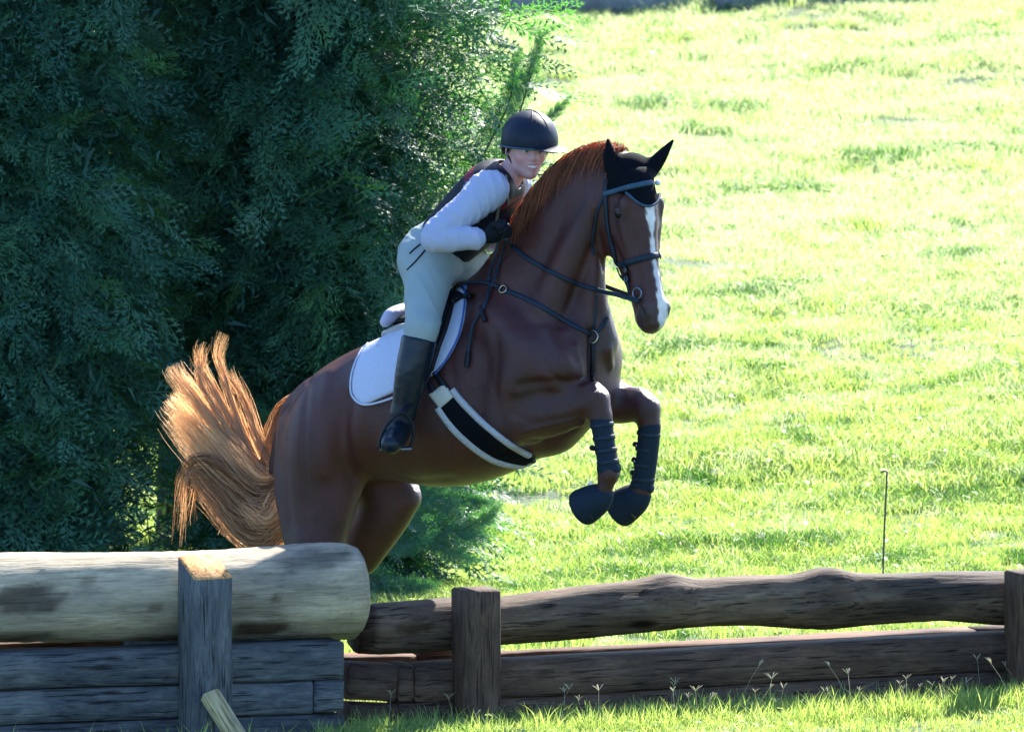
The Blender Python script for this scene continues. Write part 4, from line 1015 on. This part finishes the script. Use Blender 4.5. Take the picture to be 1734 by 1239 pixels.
# saddle
sad = empty('saddle', tuple(M(720, 540, 0))); tag(sad, 'dark leather jumping saddle with pale cantle beneath the rider', 'saddle')
Bp = lambda px, py, o: M(px, py, 0) + HR * o
def mirr(p):
    m0 = M(760, 600, 0); p = np.asarray(p); return p - 2 * ((p - m0) @ HR) * HR
def f_(f):
    f.chain([Bp(686, 540, .15), Bp(689, 530, .11), Bp(691, 526, 0), Bp(689, 530, -.11), Bp(686, 540, -.15)], [.022, .032, .034, .032, .022], k=.02, res=16)
sdf('cantle', sad, [Bp(686, 530, .2), Bp(691, 530, -.2), Bp(640, 560, 0), Bp(740, 500, 0)], GREYF, .005, f_, .05)
def f_(f):
    f.chain([M(692, 540, 0), M(730, 536, 0), M(765, 512, 0), M(786, 486, 0)], [.03, .03, .03, .025], [.13, .10, .09, .07], HR, k=.03, res=14)
sdf('seat', sad, [M(680, 560, .2), M(800, 460, -.2), M(680, 560, -.2), M(800, 460, .2)], LEABR, .006, f_, .05)
def f_(f):
    for a, b, r in (((650, 566), (694, 552), .016), ((646, 580), (692, 570), .018), ((655, 590), (690, 586), .012)):
        f.chain([M(*a, .12), M((a[0]+b[0])/2, (a[1]+b[1])/2 - 3, .13), M(*b, .13)], [r*.8, r, r], k=.006, res=6)
sdf('fleece_panel', sad, [M(640, 600, .2), M(700, 540, .0)], FLEECE, .005, f_, .04)
patch('flap', sad, [((724, 500), (774, 482)), ((722, 540), (773, 515)), ((718, 580), (763, 555)), ((716, 615), (749, 592)), ((720, 640), (738, 628))], LEABR, 16, 24, .016, .014, mirror=True)
patch('knee_roll', sad, [((752, 492), (771, 486)), ((752, 525), (768, 520)), ((744, 560), (757, 555)), ((738, 590), (747, 585))], LEAB, 8, 20, .030, .012)
strap('billet', sad, [(716, 632), (738, 668)], .026, .004, LEAB, 8, .010); strap('billet', sad, [(734, 626), (757, 658)], .026, .004, LEAB, 8, .010)
# girth
gir = empty('girth', tuple(hit(820, 740)[0])); tag(gir, 'dark girth with white sheepskin edges running under the belly', 'girth')
patch('strap', gir, [((744, 688), (766, 664)), ((780, 732), (805, 706)), ((832, 770), (855, 744)), ((880, 784), (888, 768)), ((894, 781), (895, 771)), ((902, 777), (902, 772))], KNIT, 10, 40, .006, .010)
patch('elastic', gir, [((728, 668), (754, 650)), ((746, 692), (770, 672))], simple('cream_elastic', (.48, .45, .38), rough=.8, scale=80, stretch=(1, 1, 6)), 8, 10, .010, .008)
strap('fleece', gir, [(766, 660), (800, 697), (850, 740), (880, 760), (897, 769)], .028, .014, FLEECE, 44, .004)
strap('fleece', gir, [(742, 690), (778, 735), (830, 774), (870, 786), (888, 784), (902, 777)], .030, .014, FLEECE, 44, .004)
# bridle
br = empty('bridle', tuple(hit(1040, 400)[0])); tag(br, 'navy leather bridle buckled on the head of the horse', 'bridle')
strap('browband', br, [(1024, 329), (1045, 323), (1075, 315), (1108, 309)], .022, .006, PALEB, 30, .010, gd=-.5)
strap('cheekpiece', br, [(1027, 296), (1026, 340), (1030, 385), (1039, 425), (1047, 456)], .020, .005, LEA, 40, .004, gd=-.5)
strap('noseband', br, [(1044, 452), (1062, 445), (1090, 437), (1119, 431)], .026, .006, LEA, 30, .003, gd=-.5)
strap('throatlatch', br, [(1026, 328), (1014, 350), (1007, 380), (1002, 410), (1006, 432)], .013, .004, LEA, 30, .003, gd=-.4)
strap('cheekpiece', br, [(1120, 322), (1126, 350), (1124, 380)], .018, .005, LEAB, 16, .006, gd=-.4)
strap('mouth_strap', br, [(1047, 452), (1056, 476), (1063, 500)], .016, .004, LEA, 14, .006, gd=-.5)
strap('chin_strap', br, [(1044, 455), (1050, 470), (1060, 488)], .016, .004, LEAB, 14, .005, gd=-.5)
c_, n_ = hit(1060, 497, .012); V, Fc = ring(c_, n_, .022, .0036); link('bit_ring', mesh_np('bit_ring', V, Fc), br, STEEL)
for px, py in ((1048, 462), (1052, 472), (1120, 434)):
    c_, n_ = hitb(px, py, .010, gd=-.5); V, Fc = ring(c_, n_, .010, .003, 10); link('buckle', mesh_np('buckle', V, Fc), br, STEEL)
c_, n_ = hitb(1110, 310, .014, gd=-.45)
sdf('rosette', br, [c_], simple('white_rosette', (.75, .75, .78), rough=.4), .003, lambda f: f.ell(c_, (.013, .013, .012), k=0), .02)
# ear bonnet
bon = empty('ear_bonnet', tuple(HP(.0, .0))); tag(bon, 'black knitted ear bonnet covering both ears and forehead of the horse', 'bonnet')
def f_(f):
    (b1, m1, t1), (b2, m2, t2) = EARS
    up1 = nrm(t1 - b1); up2 = nrm(t2 - b2)
    f.chain([b1 - up1*.02, m1, t1 + up1*.006], [.036, .034, .007], [.028, .026, .006], HFF, k=.02, res=8)
    f.chain([b2 - up2*.02, m2, t2 + up2*.006], [.032, .030, .006], [.026, .024, .006], HFF, k=.02, res=8)
    f.ell(HP(.018, -.045), (.086, .084, .066), HX, k=.03)
    for b, m_, t in EARS: f.chain([m_ + hf*.032, t + hf*.022], [.010, .003], k=.01, mode='sub')
sdf('cap', bon, [EARS[0][2], EARS[1][2], EARS[0][0] - .06, EARS[1][0] + [.02, .06, 0], HP(.12, .1)], KNIT, .0045, f_, .05)
patch('forehead_flap', bon, [((1040, 286), (1106, 284)), ((1027, 300), (1116, 300)), ((1026, 322), (1120, 318)), ((1062, 330), (1116, 326)), ((1080, 341), (1112, 338)), ((1090, 351), (1106, 349))], KNIT, 18, 18, .004, .006, gd=-.5)
strap('piping', bon, [(1062, 328), (1074, 338), (1086, 347), (1097, 350), (1108, 345), (1114, 330)], .010, .003, PALEB, 24, .011, gd=-.5)
# breastplate
bp = empty('breastplate', tuple(hit(1003, 572)[0])); tag(bp, 'dark leather breastplate with brass rings across the shoulder and chest', 'breastplate')
strap('shoulder_strap', bp, [(858, 493), (885, 503), (920, 521), (960, 545), (999, 566)], .020, .005, LEA, 40, .003)
strap('shoulder_strap', bp, [(1010, 563), (1020, 552), (1028, 538)], .018, .005, LEA, 16, .003, gd=-.35)
strap('wither_strap', bp, [(762, 487), (790, 484), (820, 480), (848, 489)], .014, .005, LEA, 24, .014)
strap('chest_strap', bp, [(1004, 580), (1004, 610), (1003, 645)], .020, .005, LEAB, 20, .003)
strap('martingale_fork', bp, [(1005, 560), (1008, 530), (1010, 500)], .010, .004, LEA, 16, .004)
for px, py, r in ((853, 491, .016), (1004, 571, .026)):
    c_, n_ = hit(px, py, .008); V, Fc = ring(c_, n_, r, .004); link('ring', mesh_np('ring', V, Fc), bp, METAL)
# reins
rei = empty('reins', tuple(hit(900, 446)[0])); tag(rei, 'navy leather reins running from the bit to the gloved hands', 'reins')
strap('rein', rei, [(1012, 491), (985, 483), (955, 471), (925, 456), (900, 442), (880, 428), (868, 417)], .018, .006, LEA, 60, .006)
A_ = [hit(1061, 502, .014)[0]]; fr_ = [(1045, 499), (1030, 496)]; a1 = hit(1010, 490, .010)[0]
for px, py in fr_: t = (1061 - px) / 51; A_.append(Q(px, py, A_[0][1] * (1-t) + a1[1] * t))
A_.append(hit(1010, 491, .008)[0]); P = catmull(A_, 16)
V, Fc = sweep(P, .018, .005, np.tile([-.3, -.9, .2], (16, 1))); link('rein', mesh_np('rein', V, Fc), rei, LEA)
A_ = [hit(870, 419, .010)[0], Q(860, 408, -.30), Q(850, 400, -.30)]; P = catmull(A_, 10)
V, Fc = sweep(P, .018, .005, np.tile([-.3, -.9, .2], (10, 1))); link('rein', mesh_np('rein', V, Fc), rei, LEA)
A_ = [Q(846, 405, -.27), Q(836, 440, -.26)] + [hit(px, py, .012)[0] for px, py in ((832, 470), (830, 495), (822, 520), (805, 550), (797, 585), (792, 618))]
P = catmull(A_, 40); V, Fc = sweep(P, .014, .005, np.tile([-.3, -.9, .1], (40, 1))); link('rein', mesh_np('rein', V, Fc), rei, LEA)
strap('rein_tip', rei, [(795, 596), (792, 622)], .022, .008, LEAB, 8, .010); strap('rein_tip', rei, [(815, 520), (824, 545)], .020, .008, LEAB, 8, .010)
A_ = [Q(856, 408, -.24)] + [hit(px, py, .012)[0] for px, py in ((850, 440), (842, 470), (834, 490))]
P = catmull(A_, 20); V, Fc = sweep(P, .012, .005, np.tile([-.3, -.9, .1], (20, 1))); link('rein', mesh_np('rein', V, Fc), rei, LEA)
# far rein
P = catmull([HP(.57, -.05, .06), M(1010, 478, -.12), M(930, 430, -.16), M(872, 392, -.10)], 30); V, Fc = sweep(P, .018, .005, np.tile([.3, .9, .2], (30, 1))); link('rein', mesh_np('rein', V, Fc), rei, LEA)
# leg boots
def leg_boot(lab, C, R, tabs, off):
    r_ = tag(empty('leg_boot', tuple(C[1])), lab, 'leg boot', 'protective boots on the forelegs')
    sdf('shell', r_, C, NEO, .004, lambda f: f.chain(C, R, k=0, res=10), .07)
    d = nrm(C[-1] - C[0]); c = C[-1] + d*.004
    sdf('roll', r_, [c], NEO, .004, lambda f: (f.chain([c - d*.004 - np.cross(d, [0, 1, 0])*.020, c + np.cross(d, [0, 1, 0])*.020], [.030, .030], [.042, .042], np.array([0, 1., 0]), k=0), f.cut(c + d*.020, d)), .08)
    for a in (.12, .38, .64, .88):
        p_ = C[0] + (C[-1] - C[0]) * a; rr = np.interp(a, [0, .5, 1], R) + .0012
        n2 = nrm(np.cross(d, [0, 1, 0])); m2 = np.cross(d, n2); A2 = np.linspace(0, 2*math.pi, 21)
        V, Fc = sweep(np.array([p_ + (n2*math.cos(x) + m2*math.sin(x)) * (rr - .001) for x in A2]), .018, .003, np.array([n2*math.cos(x) + m2*math.sin(x) for x in A2])); link('strap', mesh_np('strap', V, Fc), r_, LEA)
    for px, py in tabs:
        p_ = M(px, py, off); sdf('tab', r_, [p_], LEAB, .004, lambda f: f.ell(p_, (.016, .012, .013), k=0), .03)
leg_boot('navy boot on the near foreleg, the left one of the pair in the air', [M(1018, 710, .155), M(1024, 750, .155), M(1031, 792, .155)], [.046, .042, .043], [(1004, 758)], .155)
leg_boot('navy boot with rear buckles on the far foreleg, nearest the right', [M(1100, 722, -.155), M(1096, 770, -.155), M(1088, 822, -.155)], [.046, .044, .045], [(1077, 752), (1075, 778), (1073, 800)], -.155)
def bell(lab, a, b, ra, rb, r2):
    r_ = tag(empty('bell_boot', tuple(a)), lab, 'bell boot', 'bell boots over the front hooves')
    def f_(f):
        d = nrm(b - a); f.chain([a, a + (b-a)*.4, b], [ra, (ra+rb)*.54, rb], k=.01, res=8); f.cut(b + d*.022, d)
    sdf('cuff', r_, [a, b], NEO, .004, f_, .11)
    V, Fc = ring(a, b - a, ra - .002, .006); link('collar', mesh_np('collar', V, Fc), r_, LEAB)
bell('black bell boot on the left front hoof in the picture', M(1022, 838, .15), M(990, 857, .15), .042, .076, 0)
bell('black bell boot on the right front hoof in the picture', M(1084, 838, -.155), M(1052, 860, -.155), .046, .076, 0)
c_ = M(999, 818, .19); sdf('tab', bpy.data.objects['bell_boot'], [c_], simple('white_tab', (.8, .8, .8), rough=.5), .003, lambda f: f.ell(c_, (.010, .005, .008), k=0), .02)
# pale cuff just above the far hind hock
# ------------------------------------------------------------------ the rider
per = empty('person', tuple(Q(720, 470, .05))); tag(per, 'person in dark helmet, white sleeves and pale breeches crouching forward over the horse', 'person')
SKIN = simple('skin', (.55, .30, .24), rough=.5, var=.08, scale=40, attr=True, bmp=.05)
SHIRT = simple('white_shirt', (.40, .42, .54), rough=.8, var=.06, scale=14, bmp=.6, attr=True, bd=.01)
BREE = simple('pale_grey_breeches', (.25, .30, .295), rough=.75, var=.10, scale=12, bmp=.35, bd=.008)
VEST = simple('protective_vest', (.02, .02, .03), rough=.6, spec=.15, scale=60, bmp=.6, attr=True)
HELM = simple('dark_helmet', (.007, .013, .028), rough=.5, spec=.2, scale=90, bmp=.15)
BOOTM = simple('tall_black_boot', (.004, .010, .019), spec=.25, rough=.36, scale=14, bmp=.25, coat=.05)
GLOV = simple('black_glove', (.006, .009, .014), spec=.15, rough=.7, scale=80, bmp=.4)
PEL, WAI, CHE, UCH = Q(734, 432, .06), Q(766, 400, .02), Q(808, 358, -.03), Q(836, 318, -.07)
SHN, ELN, WRN, HAN = Q(828, 322, -.24), Q(734, 402, -.33), Q(808, 404, -.33), Q(838, 394, -.30)
SHF, ELF, WRF, HAF = Q(868, 306, .09), Q(836, 400, .20), Q(868, 398, -.02), Q(874, 388, -.10)
HC = Q(893, 246, -.12); fy_ = math.radians(20); FR = nrm(np.array([math.sin(fy_), -math.cos(fy_), -.12])); FU = nrm(np.array([.06, 0, 1]) - FR * (np.array([.06, 0, 1]) @ FR)); FL = np.cross(FU, FR) * -1
if FL[0] < 0: FL = -FL
FP = lambda l, f, u: HC + FL*l + FR*f + FU*u
FX = [FL, FR, FU]
HIN, KNN, CAN, ANN = Q(728, 448, -.05), Q(714, 556, -.31), Q(697, 632, -.33), Q(682, 700, -.32)
HEN, TON = Q(679, 722, -.29), Q(662, 752, -.50)
def torso(f, g=0.0, lo=True):
    P = [PEL, WAI, CHE, UCH]; f.chain(P if lo else P[1:], [.115, .105, .115, .09][0 if lo else 1:], [.155, .135, .16, .165][0 if lo else 1:], HR, k=.04, res=14, grow=g)
def arm(f, S, E, W, g=0.0, k=.03): f.chain([S, (S+E)/2, E, (E+W)/2, W], [.062, .050, .044, .041, .028], k=k, res=12, grow=g)
def leg(f, H, K_, C, A_, g=0.0, parts=(1, 1)):
    if parts[0]: f.chain([H, (H*.5+K_*.5), K_], [.100, .080, .058], k=.05, res=8, grow=g)
    if parts[1]: f.chain([K_, C, A_], [.060, .056, .036], k=.03, res=8, grow=g)
far = lambda p: mirr(p) + np.array([-.02, 0, 0])
def hand(f, Wr, Hc, fd, up, g=0.0, s=1):
    """closed fist: palm, four curled fingers of unequal length, thumb from the side of the palm"""
    fd = nrm(fd); up = nrm(up - fd * (up @ fd)); sd_ = np.cross(fd, up) * s
    f.chain([Wr, Hc - fd*.01], [.026, .030], [.020, .018], sd_, k=.02, grow=g)
    f.ell(Hc, (.042, .040, .020), [fd, up, sd_], k=.015, grow=g)
    for i, (o, L) in enumerate(((.030, .9), (.010, 1.0), (-.010, .95), (-.029, .75))):
        b = Hc + fd*.036 + up*o; p1 = b + (fd*.018 + sd_*.022) * L; p2 = p1 + (-fd*.016 + sd_*.014) * L; p3 = p2 + (-fd*.020 - sd_*.006) * L
        f.chain([b - fd*.01, b, p1, p2, p3], [.010, .0098, .0092, .0086, .0075], k=.004, grow=g)
    b = Hc - fd*.012 + up*.032; f.chain([b, b + fd*.022 + up*.014 + sd_*.008, b + fd*.042 + up*.006 + sd_*.018], [.012, .0105, .008], k=.006, grow=g)
def head(f):
    f.ell(FP(0, -.018, .022), (.074, .092, .088), FX, k=.02)
    f.chain([FP(0, .02, -.01), FP(0, .035, -.05), FP(0, .048, -.095)], [.062, .054, .030], [.064, .052, .026], FL, k=.03, res=8)
    for s in (-1, 1):
        f.chain([FP(s*.056, -.01, -.03), FP(s*.045, .01, -.072), FP(s*.014, .052, -.105)], [.018, .016, .014], k=.03, res=6)
        f.ell(FP(s*.040, .052, -.040), (.020, .018, .018), FX, k=.022)              # cheek
        f.ell(FP(s*.032, .076, -.010), (.017, .012, .011), FX, k=.012, mode='sub')  # socket
        f.ell(FP(s*.031, .066, -.011), (.0125, .0125, .0115), FX, k=.004)           # eyeball and lids
        f.ell(FP(s*.076, -.012, -.025), (.010, .020, .032), FX, k=.008)             # ear
        f.ell(FP(s*.012, .086, -.040), (.008, .009, .007), FX, k=.006)
    f.chain([FP(0, .080, -.005), FP(0, .094, -.034), FP(0, .088, -.044)], [.008, .0105, .007], k=.010, res=5)
    f.chain([FP(-.032, .080, .006), FP(0, .084, .004), FP(.032, .080, .006)], [.008, .008, .008], k=.015)
    f.chain([FP(-.024, .078, -.060), FP(0, .090, -.064), FP(.024, .078, -.060)], [.005, .0065, .005], k=.006, res=6)
    f.chain([FP(-.020, .076, -.074), FP(0, .086, -.080), FP(.020, .076, -.074)], [.006, .008, .006], k=.006, res=6)
    f.chain([FP(-.024, .086, -.066), FP(0, .096, -.071), FP(.024, .086, -.066)], [.0032, .005, .0032], k=.003, res=6, mode='sub')
    f.ell(FP(0, .072, -.104), (.018, .015, .014), FX, k=.015)
f = Field((-.78, -.66, .85), (.34, .66, 2.50), .0052)
torso(f); f.chain([UCH, Q(858, 302, -.09), FP(0, -.025, -.06)], [.075, .056, .054], k=.03, res=6)
arm(f, SHN, ELN, WRN); arm(f, SHF, ELF, WRF); f.chain([SHN, UCH, SHF], [.06, .07, .06], k=.03)
HD = np.array([.8, .1, .55]); UPH = np.array([-.2, -.55, .9])
hand(f, WRN, HAN, HD, UPH); hand(f, WRF, HAF, HD, np.array([-.2, .5, .9]), s=-1)
leg(f, HIN, KNN, CAN, ANN); leg(f, far(HIN), far(KNN), far(CAN), far(ANN))
for h_, t_, a_ in ((HEN, TON, ANN), (far(HEN), far(TON), far(ANN))): f.chain([a_, h_, (h_+t_)/2, t_], [.034, .036, .034, .026], k=.02, res=6)
head(f)
V, Fc = f.mesh('body', 2); d = V - HC; u = d @ FU; ff = d @ FR; l = d @ FL
C = np.tile([.52, .27, .25], (len(V), 1)); fm = (ff > .03) & (u > -.13) & (u < .06) & (abs(l) < .09)
def dab(l0, u0, rl, ru, colr, st=1):
    global C
    m_ = np.clip(1.5 - ((l - l0)/rl)**2 - ((u - u0)/ru)**2, 0, 1) * fm * st; C = C*(1-m_[:, None]) + np.array(colr)*m_[:, None]
for s in (-1, 1):
    dab(s*.042, -.042, .022, .018, (.58, .22, .20), .55); dab(s*.031, -.012, .014, .006, (.50, .45, .45), .8); dab(s*.030, -.012, .0055, .006, (.05, .05, .05)); dab(s*.031, -.004, .016, .003, (.10, .06, .05)); dab(s*.032, .008, .018, .004, (.22, .12, .08), .8)
dab(0, -.0625, .024, .004, (.48, .12, .13)); dab(0, -.0775, .020, .0045, (.52, .14, .15)); dab(0, -.070, .019, .0038, (.85, .84, .82)); dab(0, -.04, .008, .008, (.52, .22, .18), .5)
me = mesh_np('body', V, Fc); set_col(me, C); link('body', me, per, SKIN)
# clothes
def wrinkle(o, amp, ax_, sc, fade=None):
    me = o.data; n = len(me.vertices); V = np.zeros(n*3, np.float32); me.vertices.foreach_get('co', V); V = V.reshape(-1, 3).astype(float)
    Nn = np.zeros(n*3, np.float32); me.vertices.foreach_get('normal', Nn); Nn = Nn.reshape(-1, 3)
    a, b, c = V @ nrm(ax_[0]), V @ nrm(ax_[1]), V @ nrm(ax_[2])
    w = a*sc + 1.3*np.sin(b*sc*.35 + 1.7*np.sin(c*sc*.22)) + .9*np.sin(c*sc*.4 + b*sc*.2)
    h = (1 - abs(np.sin(w))) ** 2 * (.5 + .5*np.sin(b*sc*.45 + c*sc*.3 + 1)) + .3*(1 - abs(np.sin(w*1.9 + b*sc*.6)))**2
    V = V + Nn * (amp * h)[:, None]; me.vertices.foreach_set('co', V.astype(np.float32).ravel()); me.update()
WH = np.array([.34, .355, .47])
def f_(f):
    torso(f, .008); f.chain([SHN, UCH, SHF], [.066, .075, .066], k=.03)
    for S, E, W in ((SHN, ELN, WRN), (SHF, ELF, WRF)):
        f.chain([S, S*.6+E*.4, E, (E+W)/2, W - nrm(W-E)*.01], [.074, .066, .055, .053, .040], k=.03, res=12)
        f.chain([W - nrm(W-E)*.035, W - nrm(W-E)*.008], [.042, .044], k=.006)
    f.cut(Q(740, 440, .06) , nrm(PEL - WAI))
def cf(V):
    t = np.clip((V - WAI) @ nrm(PEL - WAI) / .06 + .4, 0, 1)[:, None]; arm_ = ((V - PEL) @ HR > .17)[:, None]
    return np.where(arm_, WH, WH * (1 - t) + np.array([.20, .195, .155]) * t)
shirt, sv, sf = sdf('shirt', per, [PEL, SHN, ELN, WRN, SHF, ELF, WRF, UCH], SHIRT, .0055, f_, .14, colf=cf)
def f_(f):
    f.chain([WAI*.85+PEL*.15, CHE, UCH, UCH*.6 + Q(852, 300, -.08)*.4], [.118, .130, .113, .085], [.155, .180, .158, .10], HR, k=.03, res=12); f.chain([SHN*.55+UCH*.45, UCH, SHF*.6+UCH*.4], [.092, .092, .08], k=.03)
    f.ell(SHN + (ELN-SHN)*.12 + HR*.05, (.068, .085, .082), k=.015, mode='sub')
    f.ell(Q(862, 296, -.10), (.062, .062, .07), k=.01, mode='sub'); f.cut(WAI + (PEL-WAI)*.25, nrm(PEL-WAI))
wrinkle(shirt, .006, (ELN-SHN + (0, 0, .1), WRN-ELN, HR), 52); wrinkle(shirt, .004, (WRN-ELN, np.array([.3, .2, 1]), HR), 84)
def cf(V):
    fwd = (V - UCH) @ nrm(np.cross(HR, UCH - CHE)); s_ = (V - UCH) @ nrm(UCH - CHE); lat = (V - UCH) @ HR
    mar = (s_ > -.005) & (s_ < .045); C = np.tile([.012, .014, .024], (len(V), 1)); C[mar] = [.16, .016, .035]
    st = (abs(s_ - .02 + lat*.4) < .008); C[st] = [.012, .014, .02]; return C
vest, vv, vf = sdf('vest', per, [PEL, UCH, SHN, SHF, Q(870, 290, -.1)], VEST, .0055, f_, .16, colf=cf)
VB = bvh_of(vv, vf)
strap('vest_strap', per, [(842, 300), (846, 330), (842, 360), (838, 384)], .014, .004, simple('olive_webbing', (.16, .16, .10), rough=.8), 20, .003, VB, -.2)
strap('vest_strap', per, [(856, 298), (858, 325), (860, 345)], .012, .004, simple('olive_webbing', (.16, .16, .10), rough=.8), 16, .003, VB, -.2)
def f_(f):
    f.chain([PEL + (WAI-PEL)*.55, PEL, HIN*.5 + PEL*.5], [.120, .130, .12], [.155, .172, .16], HR, k=.04, res=8)
    for fn in (lambda p: p, far): leg(f, fn(HIN), fn(KNN), fn(CAN), fn(ANN), .006, (1, 0)); f.chain([fn(KNN), fn(KNN)*.6+fn(CAN)*.4], [.068, .060], k=.02)
bre, bv_, bf_ = sdf('breeches', per, [PEL, WAI, HIN, KNN, CAN, far(HIN), far(KNN), far(CAN)], BREE, .0055, f_, .14)
BB = bvh_of(bv_, bf_); wrinkle(bre, .005, (np.array([.6, 0, .8]), HR, np.array([.8, 0, -.6])), 30)
strap('belt', per, [(694, 430), (702, 422), (712, 414)], .007, .003, LEAB, 10, .002, BB, -.1); strap('lanyard', per, [(690, 457), (705, 442), (720, 424)], .007, .003, LEAB, 10, .002, BB, -.1)
for nm, fn in (('near', lambda p: p), ('far', far)):
    def f_(f):
        K2 = fn(KNN)*.72 + fn(CAN)*.28; f.chain([K2, fn(CAN), fn(ANN)], [.071, .066, .046], k=.02, res=10)
        f.chain([fn(ANN), fn(HEN), (fn(HEN)+fn(TON))/2, fn(TON)], [.045, .048, .050, .040], [.04, .043, .050, .042], HR, k=.03, res=8)
        ax_ = nrm(fn(KNN) - fn(CAN)); f.cut(fn(KNN)*.78 + fn(CAN)*.22 + HR*.0, ax_ * 1.0)
        for t_ in (.1, .4, .7):
            pass
    rb_ = sdf('riding_boot', per, [fn(KNN), fn(CAN), fn(ANN), fn(HEN), fn(TON)], BOOTM, .0055, f_, .09)[0]; wrinkle(rb_, .0025, (np.array([.2, 0, 1]), HR, np.array([1, 0, 0])), 34)
    def f_(f):
        a, b = fn(HEN), fn(TON); dn = np.array([0, -.05, -.036]); f.chain([a + dn*.9, (a+b)/2 + dn*.85, b + dn*.7], [.012, .010, .008], [.034, .042, .032], HR, k=.0, res=6)
    sdf('sole', per, [fn(HEN), fn(TON)], LEABR, .004, f_, .09)
# gloves
for S_, Hc, Wr, upv, s in ((0, HAN, WRN, UPH, 1), (1, HAF, WRF, np.array([-.2, .5, .9]), -1)):
    sdf('glove', per, [Hc, Wr], GLOV, .0036, lambda f: hand(f, Wr, Hc, HD, upv, .003, s), .12)
# helmet
hel_c = Q(897, 236, -.125)
def f_(f):
    f.ell(hel_c, (.113, .128, .117), FX, k=0); f.ell(hel_c + np.array([0, .0, -.004]), (.098, .11, .10), FX, k=0, mode='sub'); f.cut(Q(897, 249, -.125), nrm(-FU + FR*.10))
hel, hv, hfc = sdf('helmet', per, [hel_c], HELM, .0042, f_, .14)
rim = np.array([hel_c + FL*math.cos(t)*.112 + FR*math.sin(t)*.126 for t in np.linspace(0, 2*math.pi, 41)]); pl_ = Q(897, 249, -.125); nn = nrm(-FU + FR*.10); rim = rim - ((rim - pl_) @ nn)[:, None] * nn
V, Fc = tube(rim, .0048, 6, False); link('rim', mesh_np('rim', V, Fc), hel, PALEB)
for k_ in (-.35, .35):
    A2 = [hel_c + FU*math.sin(t)*.1185 + (FR*math.cos(k_) + FL*math.sin(k_)) * math.cos(t)*.126*(1 if abs(math.cos(t)) < 1 else 1) * (1 - .06*abs(k_)*2*.5) for t in np.linspace(.05, 2.6, 24)]
    V, Fc = tube(np.array(A2), .0022, 5, False); link('seam', mesh_np('seam', V, Fc), hel, LEAB)
vd = nrm(np.array([math.sin(math.radians(44)), -math.cos(math.radians(44)), 0])); vc = hel_c + vd*.122 - FU*.032
def f_(f):
    f.ell(vc, (.080, .060, .008), [np.cross(vd, [0, 0, 1]), nrm(vd + np.array([0, 0, -.22])), nrm(np.array([0, 0, 1]) + vd*.22)], k=0)
sdf('visor', hel, [vc], simple('visor_gloss', (.010, .014, .026), rough=.3, spec=.4, bmp=0), .003, f_, .09)
V, Fc = tube(catmull([FP(-.078, -.01, .0), FP(-.074, .004, -.05), FP(-.045, .03, -.095), FP(0, .052, -.122), FP(.045, .03, -.095), FP(.076, .0, -.04)], 20), .0045, 6); link('chin_strap', mesh_np('chin_strap', V, Fc), hel, LEAB)
# hair at the temples and nape
for s_ in (-1, 1):
  Gs = []
  for i in range(210):
    z_ = rng.uniform(-.0, .04); b_ = rng.uniform(-.06, .03); t = np.linspace(0, 1, 6)
    st_ = FP(s_*.076, b_, z_); Gs.append(st_ + (FU*-1*rng.uniform(.03, .06) + FR*-.02)*t[:, None] + FL*s_*.006*np.sin(t*3)[:, None] + rng.normal(size=3)*.003)
  G = np.array(Gs); V, Fc = strands(G, 0, np.full(G.shape[:2], .0016) * (1 - .6*np.linspace(0, 1, 6)), np.zeros(G.shape[:2])); me = mesh_np('hair', V, Fc); set_rnd(me, rng.uniform(0, .5, len(V))); link('hair', me, per, hair_mat('brown_hair', (.05, .025, .015), (.16, .09, .05)))
# stirrup
for nm, fn in (('near', lambda p: p),):
    r_ = tag(empty('stirrup', tuple(fn(ANN))), 'dark stirrup with leather hanging beside the boot nearest the camera', 'stirrup')
    tread = (fn(HEN)*.35 + fn(TON)*.65) + np.array([0, 0, -.045]); sx = nrm(HR * .35 + np.array([-.9, 0.1, 0])) if nm == 'near' else nrm(HR*.35 + np.array([-.9, .1, 0]))
    upv = np.array([.22, .05, 1.0]); upv = nrm(upv); A_ = [tread - sx*.062, tread - sx*.066 + upv*.05, tread - sx*.050 + upv*.105, tread + upv*.150, tread + sx*.050 + upv*.105, tread + sx*.066 + upv*.05, tread + sx*.062]
    V, Fc = tube(catmull(A_, 24), .0068, 8); link('iron', mesh_np('iron', V, Fc), r_, LEAB)
    V, Fc = sweep(np.array([tread - sx*.066, tread, tread + sx*.066]), .045, .009, np.tile([0, 0, 1.], (3, 1))); link('tread', mesh_np('tread', V, Fc), r_, STEEL)
    top = tread + upv*.148; V, Fc = sweep(catmull([top, fn(Q(712, 660, -.30)), fn(Q(738, 600, -.24)), fn(Q(748, 560, -.18))], 16), .026, .004, np.tile([-.3, -.9, .1], (16, 1))); link('leather', mesh_np('leather', V, Fc), r_, LEAB)
